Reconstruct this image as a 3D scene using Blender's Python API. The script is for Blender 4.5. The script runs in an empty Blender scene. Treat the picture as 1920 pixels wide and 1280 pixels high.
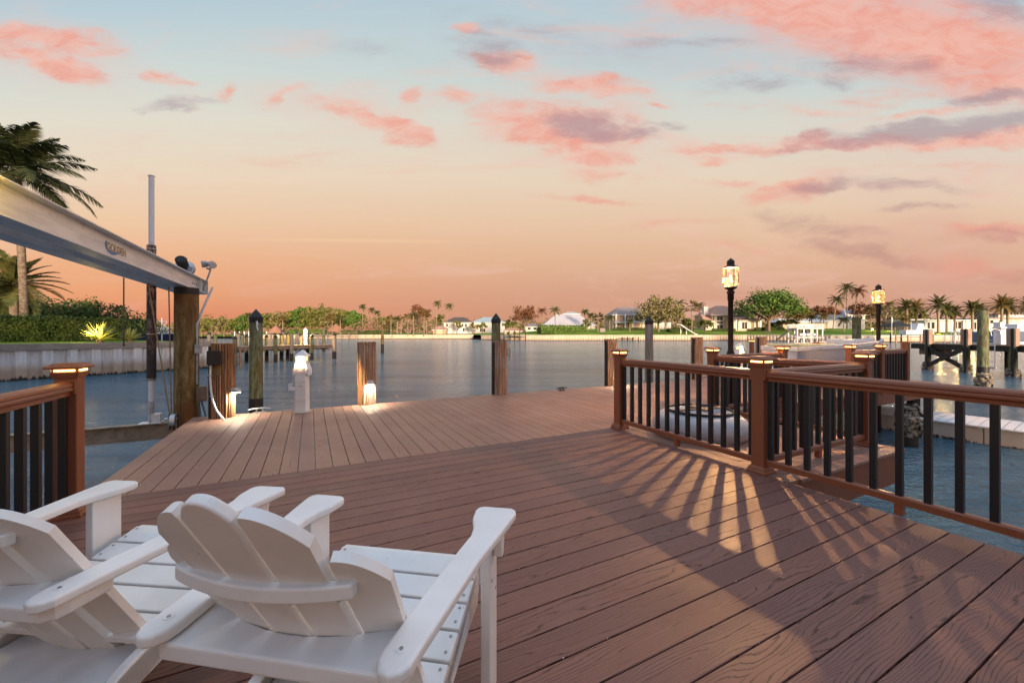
import bpy, bmesh, math, random
from mathutils import Vector, Matrix, Euler, noise as mnoise
random.seed(7)
sc = bpy.context.scene
COL = sc.collection
# ---------------------------------------------------------------- camera
F, CX, HZ, CH = 743.0, 960.0, 626.0, 1.2045      # focal length in px of the 1920 wide photo, horizon row, eye height
cam_d = bpy.data.cameras.new("camera"); cam = bpy.data.objects.new("camera", cam_d); COL.objects.link(cam)
cam_d.sensor_width = 36.0; cam_d.lens = F/1920*36.0
cam_d.shift_y = -(640-HZ)/1920
cam_d.clip_start = 0.05; cam_d.clip_end = 9000
cam.location = (0, 0, CH); cam.rotation_euler = (math.radians(90), 0, 0)
sc.camera = cam
sc.view_settings.view_transform = 'Standard'; sc.view_settings.look = 'None'
sc.view_settings.exposure = 0.10; sc.view_settings.gamma = 1.0
sc.render.engine = 'CYCLES'
sc.cycles.use_denoising = True
sc.cycles.max_bounces = 7; sc.cycles.transparent_max_bounces = 12
sc.cycles.sample_clamp_indirect = 4.0; sc.cycles.caustics_reflective = False; sc.cycles.caustics_refractive = False

def lin(r, g=None, b=None):
    if g is None: r, g, b = r
    return tuple(((c/255)/12.92 if c/255 <= .04045 else ((c/255+.055)/1.055)**2.4) for c in (r, g, b)) + (1.0,)

# ---------------------------------------------------------------- node helper
class NT:
    def __init__(s, tree):
        s.t = tree; s.n = tree.nodes; s.l = tree.links; s.n.clear()
    def new(s, typ, **kw):
        nd = s.n.new(typ)
        for k, v in kw.items(): setattr(nd, k, v)
        return nd
    def put(s, inp, v):
        if v is None: return
        if isinstance(v, bpy.types.NodeSocket): s.l.new(v, inp)
        else: inp.default_value = v
    def m(s, op, a, b=None, c=None, clamp=False):
        nd = s.new('ShaderNodeMath', operation=op); nd.use_clamp = clamp
        s.put(nd.inputs[0], a); s.put(nd.inputs[1], b); s.put(nd.inputs[2], c)
        return nd.outputs[0]
    def vec(s, x, y, z=0.0):
        nd = s.new('ShaderNodeCombineXYZ'); s.put(nd.inputs[0], x); s.put(nd.inputs[1], y); s.put(nd.inputs[2], z)
        return nd.outputs[0]
    def sep(s, v):
        nd = s.new('ShaderNodeSeparateXYZ'); s.l.new(v, nd.inputs[0]); return nd.outputs
    def mapping(s, v, loc=(0,0,0), rot=(0,0,0), scale=(1,1,1)):
        nd = s.new('ShaderNodeMapping'); s.l.new(v, nd.inputs[0])
        nd.inputs[1].default_value = loc; nd.inputs[2].default_value = rot; nd.inputs[3].default_value = scale
        return nd.outputs[0]
    def noise(s, v, scale=5, detail=4, rough=.5, dist=0.0, dim='3D', out=0):
        nd = s.new('ShaderNodeTexNoise', noise_dimensions=dim)
        if v is not None: s.l.new(v, nd.inputs['Vector'])
        s.put(nd.inputs['Scale'], scale); s.put(nd.inputs['Detail'], detail); s.put(nd.inputs['Roughness'], rough); s.put(nd.inputs['Distortion'], dist)
        return nd.outputs[out]
    def ramp(s, f, stops, interp='LINEAR'):
        nd = s.new('ShaderNodeValToRGB'); s.l.new(f, nd.inputs[0]); cr = nd.color_ramp; cr.interpolation = interp
        while len(cr.elements) < len(stops): cr.elements.new(1.0)
        for e, (p, c) in zip(cr.elements, stops):
            e.position = p; e.color = c if len(c) == 4 else (*c, 1)
        return nd.outputs[0]
    def mix(s, f, a, b, mode='MIX'):
        nd = s.new('ShaderNodeMix', data_type='RGBA', blend_type=mode)
        s.put(nd.inputs[0], f); s.put(nd.inputs[6], a); s.put(nd.inputs[7], b)
        return nd.outputs[2]
    def smooth(s, v, a, b, lo=0.0, hi=1.0):
        nd = s.new('ShaderNodeMapRange', interpolation_type='SMOOTHSTEP')
        s.put(nd.inputs[0], v); s.put(nd.inputs[1], a); s.put(nd.inputs[2], b); s.put(nd.inputs[3], lo); s.put(nd.inputs[4], hi)
        return nd.outputs[0]
    def attr(s, name, out=2):
        nd = s.new('ShaderNodeAttribute', attribute_name=name); return nd.outputs[out]
    def bump(s, h, strength=.3, dist=.01, normal=None):
        nd = s.new('ShaderNodeBump'); s.put(nd.inputs['Height'], h); s.put(nd.inputs['Strength'], strength); s.put(nd.inputs['Distance'], dist)
        if normal is not None: s.l.new(normal, nd.inputs['Normal'])
        return nd.outputs[0]

# ---------------------------------------------------------------- sky
world = bpy.data.worlds.new("World"); sc.world = world; world.use_nodes = True
N = NT(world.node_tree)
tc = N.new('ShaderNodeTexCoord'); dx, dy, dz = N.sep(tc.outputs['Generated'])
hyp = N.m('SQRT', N.m('ADD', N.m('MULTIPLY', dx, dx), N.m('MULTIPLY', dy, dy)))
ca = N.m('DIVIDE', dy, hyp); sa = N.m('DIVIDE', dx, hyp)
cac = N.m('MAXIMUM', ca, .34)
U = N.m('DIVIDE', sa, cac)
V = N.m('DIVIDE', N.m('DIVIDE', dz, hyp), cac)
def py2v(p): return (HZ-p)/F
VR = N.m('DIVIDE', V, 2.0, clamp=True)
def rp(p): return max(0, py2v(p)/2.0)
left = N.ramp(VR, [(0, lin(210,126,100)), (rp(590), lin(226,140,102)), (rp(550), lin(233,161,116)), (rp(490), lin(235,176,134)), (rp(420), lin(235,196,160)), (rp(330), lin(232,211,186)),
                   (rp(230), lin(224,217,201)), (rp(130), lin(206,214,209)), (rp(0), lin(178,200,211)), (rp(-350), lin(150,188,218)), (1, lin(160,192,230))])
right = N.ramp(VR, [(0, lin(194,140,116)), (rp(590), lin(205,152,124)), (rp(550), lin(211,160,134)), (rp(490), lin(221,178,146)), (rp(420), lin(227,194,164)), (rp(330), lin(227,208,186)),
                   (rp(230), lin(214,212,201)), (rp(130), lin(193,207,208)), (rp(0), lin(181,199,208)), (rp(-350), lin(150,188,218)), (1, lin(160,192,230))])
skyc = N.mix(N.smooth(U, -1.25, .35), left, right)
UV3 = N.vec(U, V, 0.0)
streak = N.mapping(UV3, scale=(1.0, 4.2, 1.0), rot=(0, 0, .06))
n1 = N.noise(streak, 4.6, 10, .64, .8)
n2 = N.noise(N.mapping(UV3, scale=(1, 2.2, 1), loc=(3.1, 1.7, 0)), 11.0, 8, .65, .6)
w1 = N.noise(N.mapping(UV3, scale=(1, 1.8, 1), loc=(7, 2, 0)), 5.0, 5, .6)
w2 = N.noise(N.mapping(UV3, scale=(1, 1.8, 1), loc=(2, 9, 4)), 5.0, 5, .6)
Uw = N.m('ADD', U, N.m('MULTIPLY', N.m('SUBTRACT', w1, .5), .22))
Vw = N.m('ADD', V, N.m('MULTIPLY', N.m('SUBTRACT', w2, .5), .09))
P = N.vec(Uw, Vw, 0.0)
CL = [ # px, py, rx, ry, tilt (positive falls to the right), kind, strength
 (1500,560,260,14,3,'m',.3),(1250,420,160,12,-4,'p',.35),(1700,345,160,14,6,'m',.5),(1420,470,180,12,6,'p',.35),(1150,330,120,12,-5,'p',.35),(560,300,160,18,-4,'p',.3),(250,330,140,14,4,'p',.25),(1420,150,140,22,-6,'m',.45),(1500,210,160,14,4,'p',.35),(1660,180,140,16,-6,'p',.45),(700,100,200,22,10,'m',.25),(85,78,150,26,4,'p',1),(70,112,150,20,14,'p',.9),(150,140,80,16,8,'p',.8),(310,148,45,13,18,'p',.7),(425,172,28,20,0,'p',.55),(550,180,70,10,-22,'p',.5),
 (650,205,90,18,8,'p',.6),(730,235,105,19,22,'p',1),(880,50,34,12,0,'p',.9),(905,92,95,40,20,'m',.5),(950,120,70,17,6,'p',.95),(1110,160,95,20,-2,'p',.9),
 (780,182,34,16,-20,'p',.6),(870,178,38,15,10,'p',.7),(1050,238,175,40,6,'p',1.15),(1100,290,95,24,4,'p',1),(1105,236,95,24,8,'m',.95),(1190,252,60,14,6,'m',.8),(930,118,50,9,0,'m',.6),
 (325,197,95,13,-3,'m',.8),(480,255,100,16,0,'p',.3),(1560,28,420,48,8,'p',.95),(1760,90,300,58,9,'p',1.0),(1900,160,170,46,0,'p',.7),(1880,15,120,30,5,'m',.6),
 (1290,84,190,16,-2,'m',.4),(1180,62,160,14,4,'p',.35),(1640,120,210,24,2,'m',.5),(1565,150,60,20,0,'m',.4),(1590,270,340,13,-2,'p',1),(1820,262,240,16,-4,'p',1),(1750,246,330,19,-6,'m',1.05),
 (1860,182,120,12,-4,'m',1),(1770,206,150,10,-8,'p',.6),(1480,362,100,19,-12,'p',.9),(1545,352,90,13,-10,'m',.75),(1350,342,100,8,7,'p',.5),(1335,303,50,9,0,'p',.6),
 (1100,375,110,7,3,'p',.55),(1530,425,150,18,10,'m',.55),(1560,455,60,14,12,'m',.4),(1730,388,100,10,0,'m',.6),(1640,476,150,15,8,'m',.7),(1840,500,160,24,8,'p',.55),(1870,440,130,14,4,'p',.7),(1860,445,110,10,4,'m',.5),
 (1740,312,220,8,-2,'p',.4),(1222,195,40,7,5,'p',.5),(1345,197,40,7,0,'p',.4),(1900,520,120,26,8,'m',.5),(1240,238,60,9,4,'m',.5),(1000,60,260,36,14,'m',.28)]
acc = {'p': None, 'm': None}
for (px, py, rx, ry, tilt, k, s) in CL:
    nd = N.new('ShaderNodeMapping', vector_type='TEXTURE'); N.l.new(P, nd.inputs[0])
    nd.inputs[1].default_value = ((px-CX)/F, (HZ-py)/F, 0); nd.inputs[2].default_value = (0, 0, -math.radians(tilt)); nd.inputs[3].default_value = (rx/F*1.25, ry/F*1.5, 1)
    ln = N.new('ShaderNodeVectorMath', operation='LENGTH'); N.l.new(nd.outputs[0], ln.inputs[0])
    g = N.m('MULTIPLY', N.m('SUBTRACT', 1.0, ln.outputs['Value'], clamp=True), s)
    acc[k] = g if acc[k] is None else N.m('MAXIMUM', acc[k], g)
nn = N.m('ADD', N.m('MULTIPLY', N.m('SUBTRACT', n1, .5), 1.55), N.m('MULTIPLY', N.m('SUBTRACT', n2, .5), .7))
def cover(g):
    gate = N.smooth(g, 0.0, .38)
    return N.m('MULTIPLY', N.smooth(N.m('ADD', g, nn), -.10, .80), gate)
pm, mm = cover(acc['p']), cover(acc['m'])
low = N.smooth(V, .12, .5)
pinkc = N.mix(low, lin(222,160,138), lin(238,184,168))
pinkc = N.mix(N.smooth(n2, .35, .7), pinkc, lin(234,158,140))
mauc = N.mix(low, lin(190,142,128), lin(164,144,154))
# thin high cirrus everywhere
cir = N.m('MULTIPLY', N.smooth(N.noise(N.mapping(UV3, scale=(1, 4.6, 1), rot=(0,0,-.10), loc=(4,4,1)), 2.4, 10, .66, .9), .47, .72), N.smooth(U, -1.6, 1.0, .18, .62))
skyc = N.mix(cir, skyc, lin(236,190,176))
def wash(px, py, rx, ry, tilt, s, col, skyc):
    nd = N.new('ShaderNodeMapping', vector_type='TEXTURE'); N.l.new(P, nd.inputs[0])
    nd.inputs[1].default_value = ((px-CX)/F, (HZ-py)/F, 0); nd.inputs[2].default_value = (0, 0, -math.radians(tilt)); nd.inputs[3].default_value = (rx/F, ry/F, 1)
    ln = N.new('ShaderNodeVectorMath', operation='LENGTH'); N.l.new(nd.outputs[0], ln.inputs[0])
    return N.mix(N.m('MULTIPLY', N.smooth(ln.outputs['Value'], 1.0, .15), N.smooth(n1, .15, .75, s*.55, s)), skyc, col)
skyc = wash(1600, 40, 560, 120, 8, .75, lin(236,176,164), skyc)
skyc = wash(1820, 110, 380, 110, 10, .7, lin(236,160,146), skyc)
skyc = wash(1780, 480, 340, 130, 6, .5, lin(210,160,148), skyc)
skyc = wash(1780, 300, 420, 120, -3, .35, lin(222,188,178), skyc)
skyc = wash(1060, 240, 260, 90, 5, .4, lin(232,184,170), skyc)
skyc = wash(1180, 100, 420, 60, 6, .4, lin(190,186,194), skyc)
skyc = wash(100, 110, 260, 90, 8, .4, lin(232,190,180), skyc)
skyc = wash(640, 210, 260, 60, 12, .4, lin(232,196,182), skyc)
skyc = N.mix(N.m('MULTIPLY', pm, .88), skyc, pinkc)
skyc = N.mix(N.m('MULTIPLY', mm, .66), skyc, mauc)
# thin bright streak low in the centre
nd = N.new('ShaderNodeMapping', vector_type='TEXTURE'); N.l.new(UV3, nd.inputs[0])
nd.inputs[1].default_value = ((660-CX)/F, (HZ-451)/F, 0); nd.inputs[2].default_value = (0,0,-.012); nd.inputs[3].default_value = (.36, .006, 1)
ln = N.new('ShaderNodeVectorMath', operation='LENGTH'); N.l.new(nd.outputs[0], ln.inputs[0])
skyc = N.mix(N.m('MULTIPLY', N.m('SUBTRACT', 1.0, ln.outputs['Value'], clamp=True), .6), skyc, lin(240,204,160))
# the sky behind the photographer: dimmer, warm grey dusk
back = N.ramp(VR, [(0, lin(245,190,140)), (.3, lin(205,180,165)), (1, lin(150,185,228))])
skyc = N.mix(N.smooth(ca, .15, -.35), skyc, back)
# overhead the sky is brighter and blue
hs = N.smooth(N.m('DIVIDE', dz, hyp), .95, 2.2)
skyc = N.mix(hs, skyc, (.92, 1.04, 1.22, 1))
below = N.smooth(dz, -.001, -.03)
skyc = N.mix(below, skyc, lin(60,62,66))
bg = N.new('ShaderNodeBackground'); N.l.new(skyc, bg.inputs[0]); bg.inputs[1].default_value = 0.97
wo = N.new('ShaderNodeOutputWorld'); N.l.new(bg.outputs[0], wo.inputs[0])
# ---------------------------------------------------------------- low warm afterglow
sd = bpy.data.lights.new("afterglow", 'SUN'); sd.energy = 8.0; sd.angle = math.radians(10); sd.color = (1.0, .74, .50)
so = bpy.data.objects.new("afterglow", sd); COL.objects.link(so); so.rotation_euler = (math.radians(82.5), 0, math.radians(20)); so.location = (6, -30, 12)

# ---------------------------------------------------------------- object helpers
AX, AY = (.8913, .4536), (-.4534, .8913)      # dock axes: AX runs along the outer edge, AY points out over the water
RA = math.radians(26.97)
WZ = -1.10                                    # water level
def T(t1, t2, z=0.0): return Vector((AY[0]*t1+AX[0]*t2, AY[1]*t1+AX[1]*t2, z))
def at(px, py, Y): return Vector(((px-CX)/F*Y, Y, CH+(HZ-py)/F*Y))
def wx(px, Y): return (px-CX)/F*Y
def wz(py, Y): return CH+(HZ-py)/F*Y
def tag(o, label=None, cat=None, group=None, kind=None):
    if label: o['label'] = label
    if cat: o['category'] = cat
    if group: o['group'] = group
    if kind: o['kind'] = kind
    return o
def thing(name, label, cat, loc=(0,0,0), rotz=0.0, group=None):
    o = bpy.data.objects.new(name, None); COL.objects.link(o); o.empty_display_size = .2
    o.location = loc; o.rotation_euler = (0, 0, rotz)
    return tag(o, label, cat, group)
def kids(o): return [c for c in bpy.data.objects if c.parent == o]
KID = {}
def dup(root, loc, rotz=None, label=None, group=None, scale=None):
    r = root.copy(); COL.objects.link(r); r.location = loc
    if rotz is not None: r.rotation_euler = (0, 0, rotz)
    if scale is not None: r.scale = scale if hasattr(scale, '__len__') else (scale,)*3
    if label: r['label'] = label
    if group: r['group'] = group
    for ch in KID.get(root.name) or kids(root):
        c = ch.copy(); COL.objects.link(c); c.parent = r
        for g in kids(ch):
            d = g.copy(); COL.objects.link(d); d.parent = c
    return r
def I4(): return Matrix.Identity(4)
def frame(p, d, up=(0,0,1)):
    z = Vector(d).normalized(); u = Vector(up)
    if abs(z.dot(u)) > .98: u = Vector((1,0,0))
    x = u.cross(z).normalized(); y = z.cross(x)
    M = Matrix((x, y, z)).transposed().to_4x4(); M.translation = Vector(p); return M
class MB:
    def __init__(s): s.v = []; s.f = []; s.uv = {}; s.sm = set()
    def add(s, vs, fs, M=None, smooth=False):
        b = len(s.v)
        for p in vs:
            p = Vector(p)
            s.v.append(M @ p if M is not None else p)
        for f in fs:
            if smooth: s.sm.add(len(s.f))
            s.f.append(tuple(b+i for i in f))
        return s
    def box(s, c, size, M=None, rz=0.0, rx=0.0, ry=0.0):
        x, y, z = [a/2 for a in size]
        L = Matrix.Translation(Vector(c)) @ Euler((rx, ry, rz)).to_matrix().to_4x4()
        if M is not None: L = M @ L
        vs = [(-x,-y,-z),(x,-y,-z),(x,y,-z),(-x,y,-z),(-x,-y,z),(x,-y,z),(x,y,z),(-x,y,z)]
        return s.add(vs, [(0,3,2,1),(4,5,6,7),(0,1,5,4),(1,2,6,5),(2,3,7,6),(3,0,4,7)], L)
    def bar(s, p0, p1, w, h, up=(0,0,1)):
        p0, p1 = Vector(p0), Vector(p1); L = (p1-p0).length
        M = frame(p0, p1-p0, up)
        return s.box((0, 0, L/2), (w, h, L), M)
    def extr(s, pts, h0, h1, M=None, smooth=False):
        n = len(pts)
        a = sum(pts[i][0]*pts[(i+1) % n][1]-pts[(i+1) % n][0]*pts[i][1] for i in range(n))
        if a < 0: pts = pts[::-1]
        vs = [(x, y, h0) for x, y in pts]+[(x, y, h1) for x, y in pts]
        return s.add(vs, [tuple(range(n))[::-1], tuple(range(n, 2*n))]+[(i, (i+1) % n, n+(i+1) % n, n+i) for i in range(n)], M)
    def tube(s, path, r, n=10, cap=True, smooth=True, up=(0,0,1)):
        path = [Vector(p) for p in path]; m = len(path)
        rs = r if hasattr(r, '__len__') else [r]*m
        vs = []
        for i, p in enumerate(path):
            d = path[min(i+1, m-1)]-path[max(i-1, 0)]
            M = frame(p, d, up)
            for k in range(n):
                a = 2*math.pi*k/n; vs.append(M @ Vector((rs[i]*math.cos(a), rs[i]*math.sin(a), 0)))
        fs = [(i*n+k, i*n+(k+1) % n, (i+1)*n+(k+1) % n, (i+1)*n+k) for i in range(m-1) for k in range(n)]
        s.add(vs, fs, None, smooth)
        if cap: s.add(vs[:n], [tuple(range(n))[::-1]]); s.add(vs[-n:], [tuple(range(n))])
        return s
    def lathe(s, prof, n=16, M=None, smooth=True, cap=True, ph=0.0):
        vs = [(r*math.cos(2*math.pi*k/n+ph), r*math.sin(2*math.pi*k/n+ph), z) for r, z in prof for k in range(n)]
        m = len(prof)
        fs = [(i*n+k, i*n+(k+1) % n, (i+1)*n+(k+1) % n, (i+1)*n+k) for i in range(m-1) for k in range(n)]
        if cap:
            s.add(vs[:n], [tuple(range(n))[::-1]], M); s.add(vs[-n:], [tuple(range(n))], M)
        return s.add(vs, fs, M, smooth)
    def quad(s, a, b, c, d): return s.add([a, b, c, d], [(0, 1, 2, 3)])
    def obj(s, name, mat, parent=None, bevel=0.0, seg=2, seeds=None, uvs=None):
        me = bpy.data.meshes.new(name); me.from_pydata([tuple(v) for v in s.v], [], s.f)
        if s.sm:
            for i in s.sm: me.polygons[i].use_smooth = True
        if seeds is not None:
            at_ = me.attributes.new('seed', 'FLOAT', 'FACE'); at_.data.foreach_set('value', seeds)
        if uvs is not None:
            ul = me.uv_layers.new(name='UVMap'); ul.data.foreach_set('uv', uvs)
        me.materials.append(mat); me.update()
        o = bpy.data.objects.new(name, me); COL.objects.link(o)
        if parent is not None: o.parent = parent
        if bevel > 0:
            b = o.modifiers.new('bevel', 'BEVEL'); b.width = bevel; b.segments = seg; b.limit_method = 'ANGLE'; b.angle_limit = math.radians(40)
        return o
def rounded(cx0, cy0, cx1, cy1, r, k=5):
    pts = []
    for (x, y, a0) in ((cx1-r, cy1-r, 0), (cx0+r, cy1-r, 90), (cx0+r, cy0+r, 180), (cx1-r, cy0+r, 270)):
        for i in range(k+1):
            a = math.radians(a0+90*i/k); pts.append((x+r*math.cos(a), y+r*math.sin(a)))
    return pts

# ---------------------------------------------------------------- materials
def mat(name, col=None, rough=.6, metal=0.0, fn=None, emit=None, estr=0.0, spec=.5, noise_amt=0.0, noise_scale=6.0, bump=0.0, bscale=40.0):
    m = bpy.data.materials.new(name); m.use_nodes = True
    n = NT(m.node_tree)
    o = n.new('ShaderNodeOutputMaterial'); b = n.new('ShaderNodeBsdfPrincipled'); n.l.new(b.outputs[0], o.inputs[0])
    b.inputs['Roughness'].default_value = rough; b.inputs['Metallic'].default_value = metal
    b.inputs['Specular IOR Level'].default_value = spec
    if col is not None:
        c = (*col[:3], 1); b.inputs['Base Color'].default_value = c
        if noise_amt > 0:
            tc = n.new('ShaderNodeTexCoord')
            f = n.noise(tc.outputs['Object'], noise_scale, 6, .6)
            f = n.smooth(f, .3, .7)
            d = tuple(x*(1-noise_amt) for x in col[:3]); l = tuple(min(1, x*(1+noise_amt*.5)) for x in col[:3])
            n.l.new(n.mix(f, (*d, 1), (*l, 1)), b.inputs['Base Color'])
    if bump > 0:
        tc = n.new('ShaderNodeTexCoord')
        n.l.new(n.bump(n.noise(tc.outputs['Object'], bscale, 4, .6), bump, .01), b.inputs['Normal'])
    if emit is not None:
        b.inputs['Emission Color'].default_value = (*emit[:3], 1); b.inputs['Emission Strength'].default_value = estr
    if fn: fn(n, b)
    return m

def deck_mat(name, base, dark, warm):
    def fn(n, b):
        uv = n.new('ShaderNodeUVMap').outputs[0]; u, v, _ = n.sep(uv)
        seed = n.attr('seed')
        sd_ = n.m('MULTIPLY', seed, 37.7)
        # cathedral grain: contour lines of a long smooth field
        fld = n.noise(n.vec(n.m('ADD', n.m('MULTIPLY', u, 1.5), sd_), n.m('MULTIPLY', v, 9.0), sd_), 1.0, 1.5, .4)
        cen = n.m('ABSOLUTE', n.m('SUBTRACT', v, .07))
        val = n.m('ADD', n.m('MULTIPLY', fld, 12.0), n.m('MULTIPLY', cen, 80.0))
        val = n.m('ADD', val, n.m('MULTIPLY', n.noise(n.vec(n.m('MULTIPLY', u, 6.0), n.m('MULTIPLY', v, 60.0), sd_), 1.0, 2, .6), .9))
        fr = n.m('FRACT', val)
        line = n.smooth(fr, .05, .30, 1, 0)
        line = n.m('MULTIPLY', line, n.smooth(fr, 0.0, .03))
        brk = n.smooth(n.noise(n.vec(n.m('MULTIPLY', u, 22.0), n.m('MULTIPLY', v, 70.0), sd_), 1.0, 3, .7), .26, .46, .25, 1.0)
        line = n.m('MULTIPLY', line, brk)
        fine = n.noise(n.vec(n.m('MULTIPLY', u, 35.0), n.m('MULTIPLY', v, 420.0), sd_), 1.0, 3, .7)
        speck = n.noise(n.vec(n.m('MULTIPLY', u, 260.0), n.m('MULTIPLY', v, 260.0), sd_), 1.0, 2, .6)
        tone = n.m('FRACT', n.m('MULTIPLY', seed, 91.3))
        c = n.mix(n.smooth(fine, .3, .7), base, tuple(x*1.14 for x in base[:3])+(1,))
        c = n.mix(n.m('MULTIPLY', n.smooth(speck, .3, .75), .25), c, tuple(x*.72 for x in base[:3])+(1,))
        c = n.mix(n.m('MULTIPLY', tone, .6), c, warm)
        c = n.mix(n.smooth(n.m('FRACT', n.m('MULTIPLY', seed, 53.7)), 0, 1, 0, .30), c, tuple(x*.62 for x in base[:3])+(1,))
        geo = n.new('ShaderNodeTexCoord').outputs['Object']
        blot = n.noise(n.mapping(geo, scale=(1, 1, 1)), 1.3, 5, .6)
        c = n.mix(n.smooth(blot, .55, .8, 0, .35), c, tuple(x*.7 for x in warm[:3])+(1,))
        st = n.noise(n.vec(n.m('ADD', n.m('MULTIPLY', u, 2.2), sd_), n.m('MULTIPLY', v, 12.0), sd_), 1.0, 1, .4)
        c = n.mix(n.smooth(st, .70, .80, 0, .35), c, lin(120, 62, 36))
        c = n.mix(n.m('MULTIPLY', line, .74), c, dark)
        n.l.new(c, b.inputs['Base Color'])
        h = n.m('SUBTRACT', n.m('MULTIPLY', fine, .35), n.m('MULTIPLY', line, 1.0))
        n.l.new(n.bump(h, .5, .0012), b.inputs['Normal'])
        n.l.new(n.smooth(blot, .3, .8, .42, .62), b.inputs['Roughness'])
    return mat(name, None, .5, fn=fn, spec=.35)
M = {}
M['deck'] = deck_mat('deck_boards_brown', (.195, .092, .076, 1), (.028, .010, .008, 1), (.26, .115, .076, 1))
M['deck2'] = deck_mat('deck_boards_tan', (.29, .162, .124, 1), (.13, .066, .046, 1), (.33, .18, .118, 1))
def comp(n, b):
    tc = n.new('ShaderNodeTexCoord').outputs['Object']
    f = n.noise(tc, 260, 2, .6); g = n.noise(tc, 3, 4, .6)
    c = n.mix(n.smooth(f, .35, .7), (.20, .060, .024, 1), (.29, .098, .042, 1))
    c = n.mix(n.smooth(g, .4, .7, 0, .3), c, (.17, .055, .026, 1))
    n.l.new(c, b.inputs['Base Color']); n.l.new(n.bump(f, .25, .001), b.inputs['Normal'])
M['rail'] = mat('brown_composite', None, .34, fn=comp)
M['postbrown'] = mat('brown_composite_post', None, .55, fn=comp)
M['black'] = mat('black_metal', (.006, .007, .010), .45, bump=.1, bscale=200)
M['blackplastic'] = mat('black_plastic', (.008, .008, .012), .4)
M['led'] = mat('warm_led', (1, .8, .45), .4, emit=(1, .56, .13), estr=10.0)
def whitep(n, b):
    tc = n.new('ShaderNodeTexCoord').outputs['Object']
    f = n.noise(n.mapping(tc, scale=(1,1,1)), 3.5, 6, .65); g = n.noise(tc, 180, 2, .5)
    c = n.mix(n.smooth(f, .35, .75), (.80, .80, .80, 1), (.70, .70, .68, 1))
    sp = n.smooth(n.noise(tc, 55, 2, .5), .74, .80)
    c = n.mix(n.m('MULTIPLY', sp, .4), c, (.25, .2, .15, 1))
    n.l.new(c, b.inputs['Base Color']); n.l.new(n.bump(g, .18, .001), b.inputs['Normal'])
M['white'] = mat('white_polymer', None, .5, fn=whitep)
M['tub'] = mat('grey_white_fibreglass', (.46, .46, .49), .35, noise_amt=.15, noise_scale=4)
M['paint'] = mat('white_paint', (.72, .72, .73), .4, noise_amt=.1, noise_scale=4)
M['screw'] = mat('steel_screw', (.35, .35, .36), .35, 1.0)
M['steel'] = mat('galvanised_steel', (.45, .46, .48), .4, .9, noise_amt=.3, noise_scale=20)
def alu(n, b):
    tc = n.new('ShaderNodeTexCoord').outputs['Object']
    f = n.noise(n.mapping(tc, scale=(3, .4, 3)), 5, 6, .6); g = n.noise(n.mapping(tc, scale=(60, 2, 60)), 3, 3, .6)
    d = n.noise(tc, 14, 5, .7)
    c = n.mix(n.smooth(f, .3, .7), (.56, .59, .63, 1), (.76, .78, .81, 1))
    c = n.mix(n.smooth(d, .58, .72, 0, .5), c, (.25, .22, .20, 1))
    n.l.new(c, b.inputs['Base Color']); n.l.new(n.smooth(g, .3, .7, .32, .5), b.inputs['Roughness']); n.l.new(n.bump(g, .08, .002), b.inputs['Normal'])
M['oldalu'] = mat('oxidised_tan_aluminium', (.30, .235, .175), .7, .2, noise_amt=.3, noise_scale=8)
M['alu'] = mat('brushed_aluminium', None, .4, .35, fn=alu)
def woodfn(cols, sc_=(14, 14, .8), knots=True):
    def fn(n, b):
        tc = n.new('ShaderNodeTexCoord').outputs['Object']
        oi = n.new('ShaderNodeObjectInfo').outputs['Random']
        off = n.new('ShaderNodeVectorMath', operation='ADD'); n.l.new(tc, off.inputs[0]); n.l.new(n.vec(n.m('MULTIPLY', oi, 31.0), 0.0, n.m('MULTIPLY', oi, 17.0)), off.inputs[1])
        g = n.noise(n.mapping(off.outputs[0], scale=sc_), 2.2, 8, .65, .4)
        h = n.noise(n.mapping(off.outputs[0], scale=(sc_[0]*3, sc_[1]*3, sc_[2]*1.4)), 3.0, 4, .7)
        w = n.noise(off.outputs[0], 2.5, 3, .6)
        c = n.ramp(g, [(.25, cols[0]), (.45, cols[1]), (.6, cols[2]), (.78, cols[3])])
        c = n.mix(n.smooth(h, .52, .7, 0, .55), c, cols[0])
        c = n.mix(n.smooth(w, .45, .65, 0, .35), c, cols[4])
        n.l.new(c, b.inputs['Base Color']); n.l.new(n.bump(n.m('ADD', g, n.m('MULTIPLY', h, .5)), .6, .006), b.inputs['Normal'])
    return fn
M['stave'] = mat('weathered_wood_staves', None, .8, fn=woodfn([(.06,.034,.022,1),(.30,.18,.11,1),(.52,.34,.23,1),(.66,.50,.38,1),(.50,.43,.37,1)]), spec=.2)
M['stavewarm'] = mat('brown_wood_staves', None, .8, fn=woodfn([(.05,.025,.012,1),(.28,.14,.065,1),(.48,.26,.13,1),(.62,.38,.22,1),(.38,.20,.09,1)]), spec=.2)
M['greypile'] = mat('grey_weathered_wood', None, .85, fn=woodfn([(.06,.045,.035,1),(.20,.17,.14,1),(.32,.28,.25,1),(.42,.38,.36,1),(.26,.22,.20,1)]), spec=.2)
M['capwood'] = mat('grey_cap_timber', None, .85, fn=woodfn([(.10,.08,.065,1),(.26,.22,.19,1),(.38,.33,.29,1),(.46,.42,.38,1),(.32,.26,.22,1)], (.9,.9,14)), spec=.2)
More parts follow.
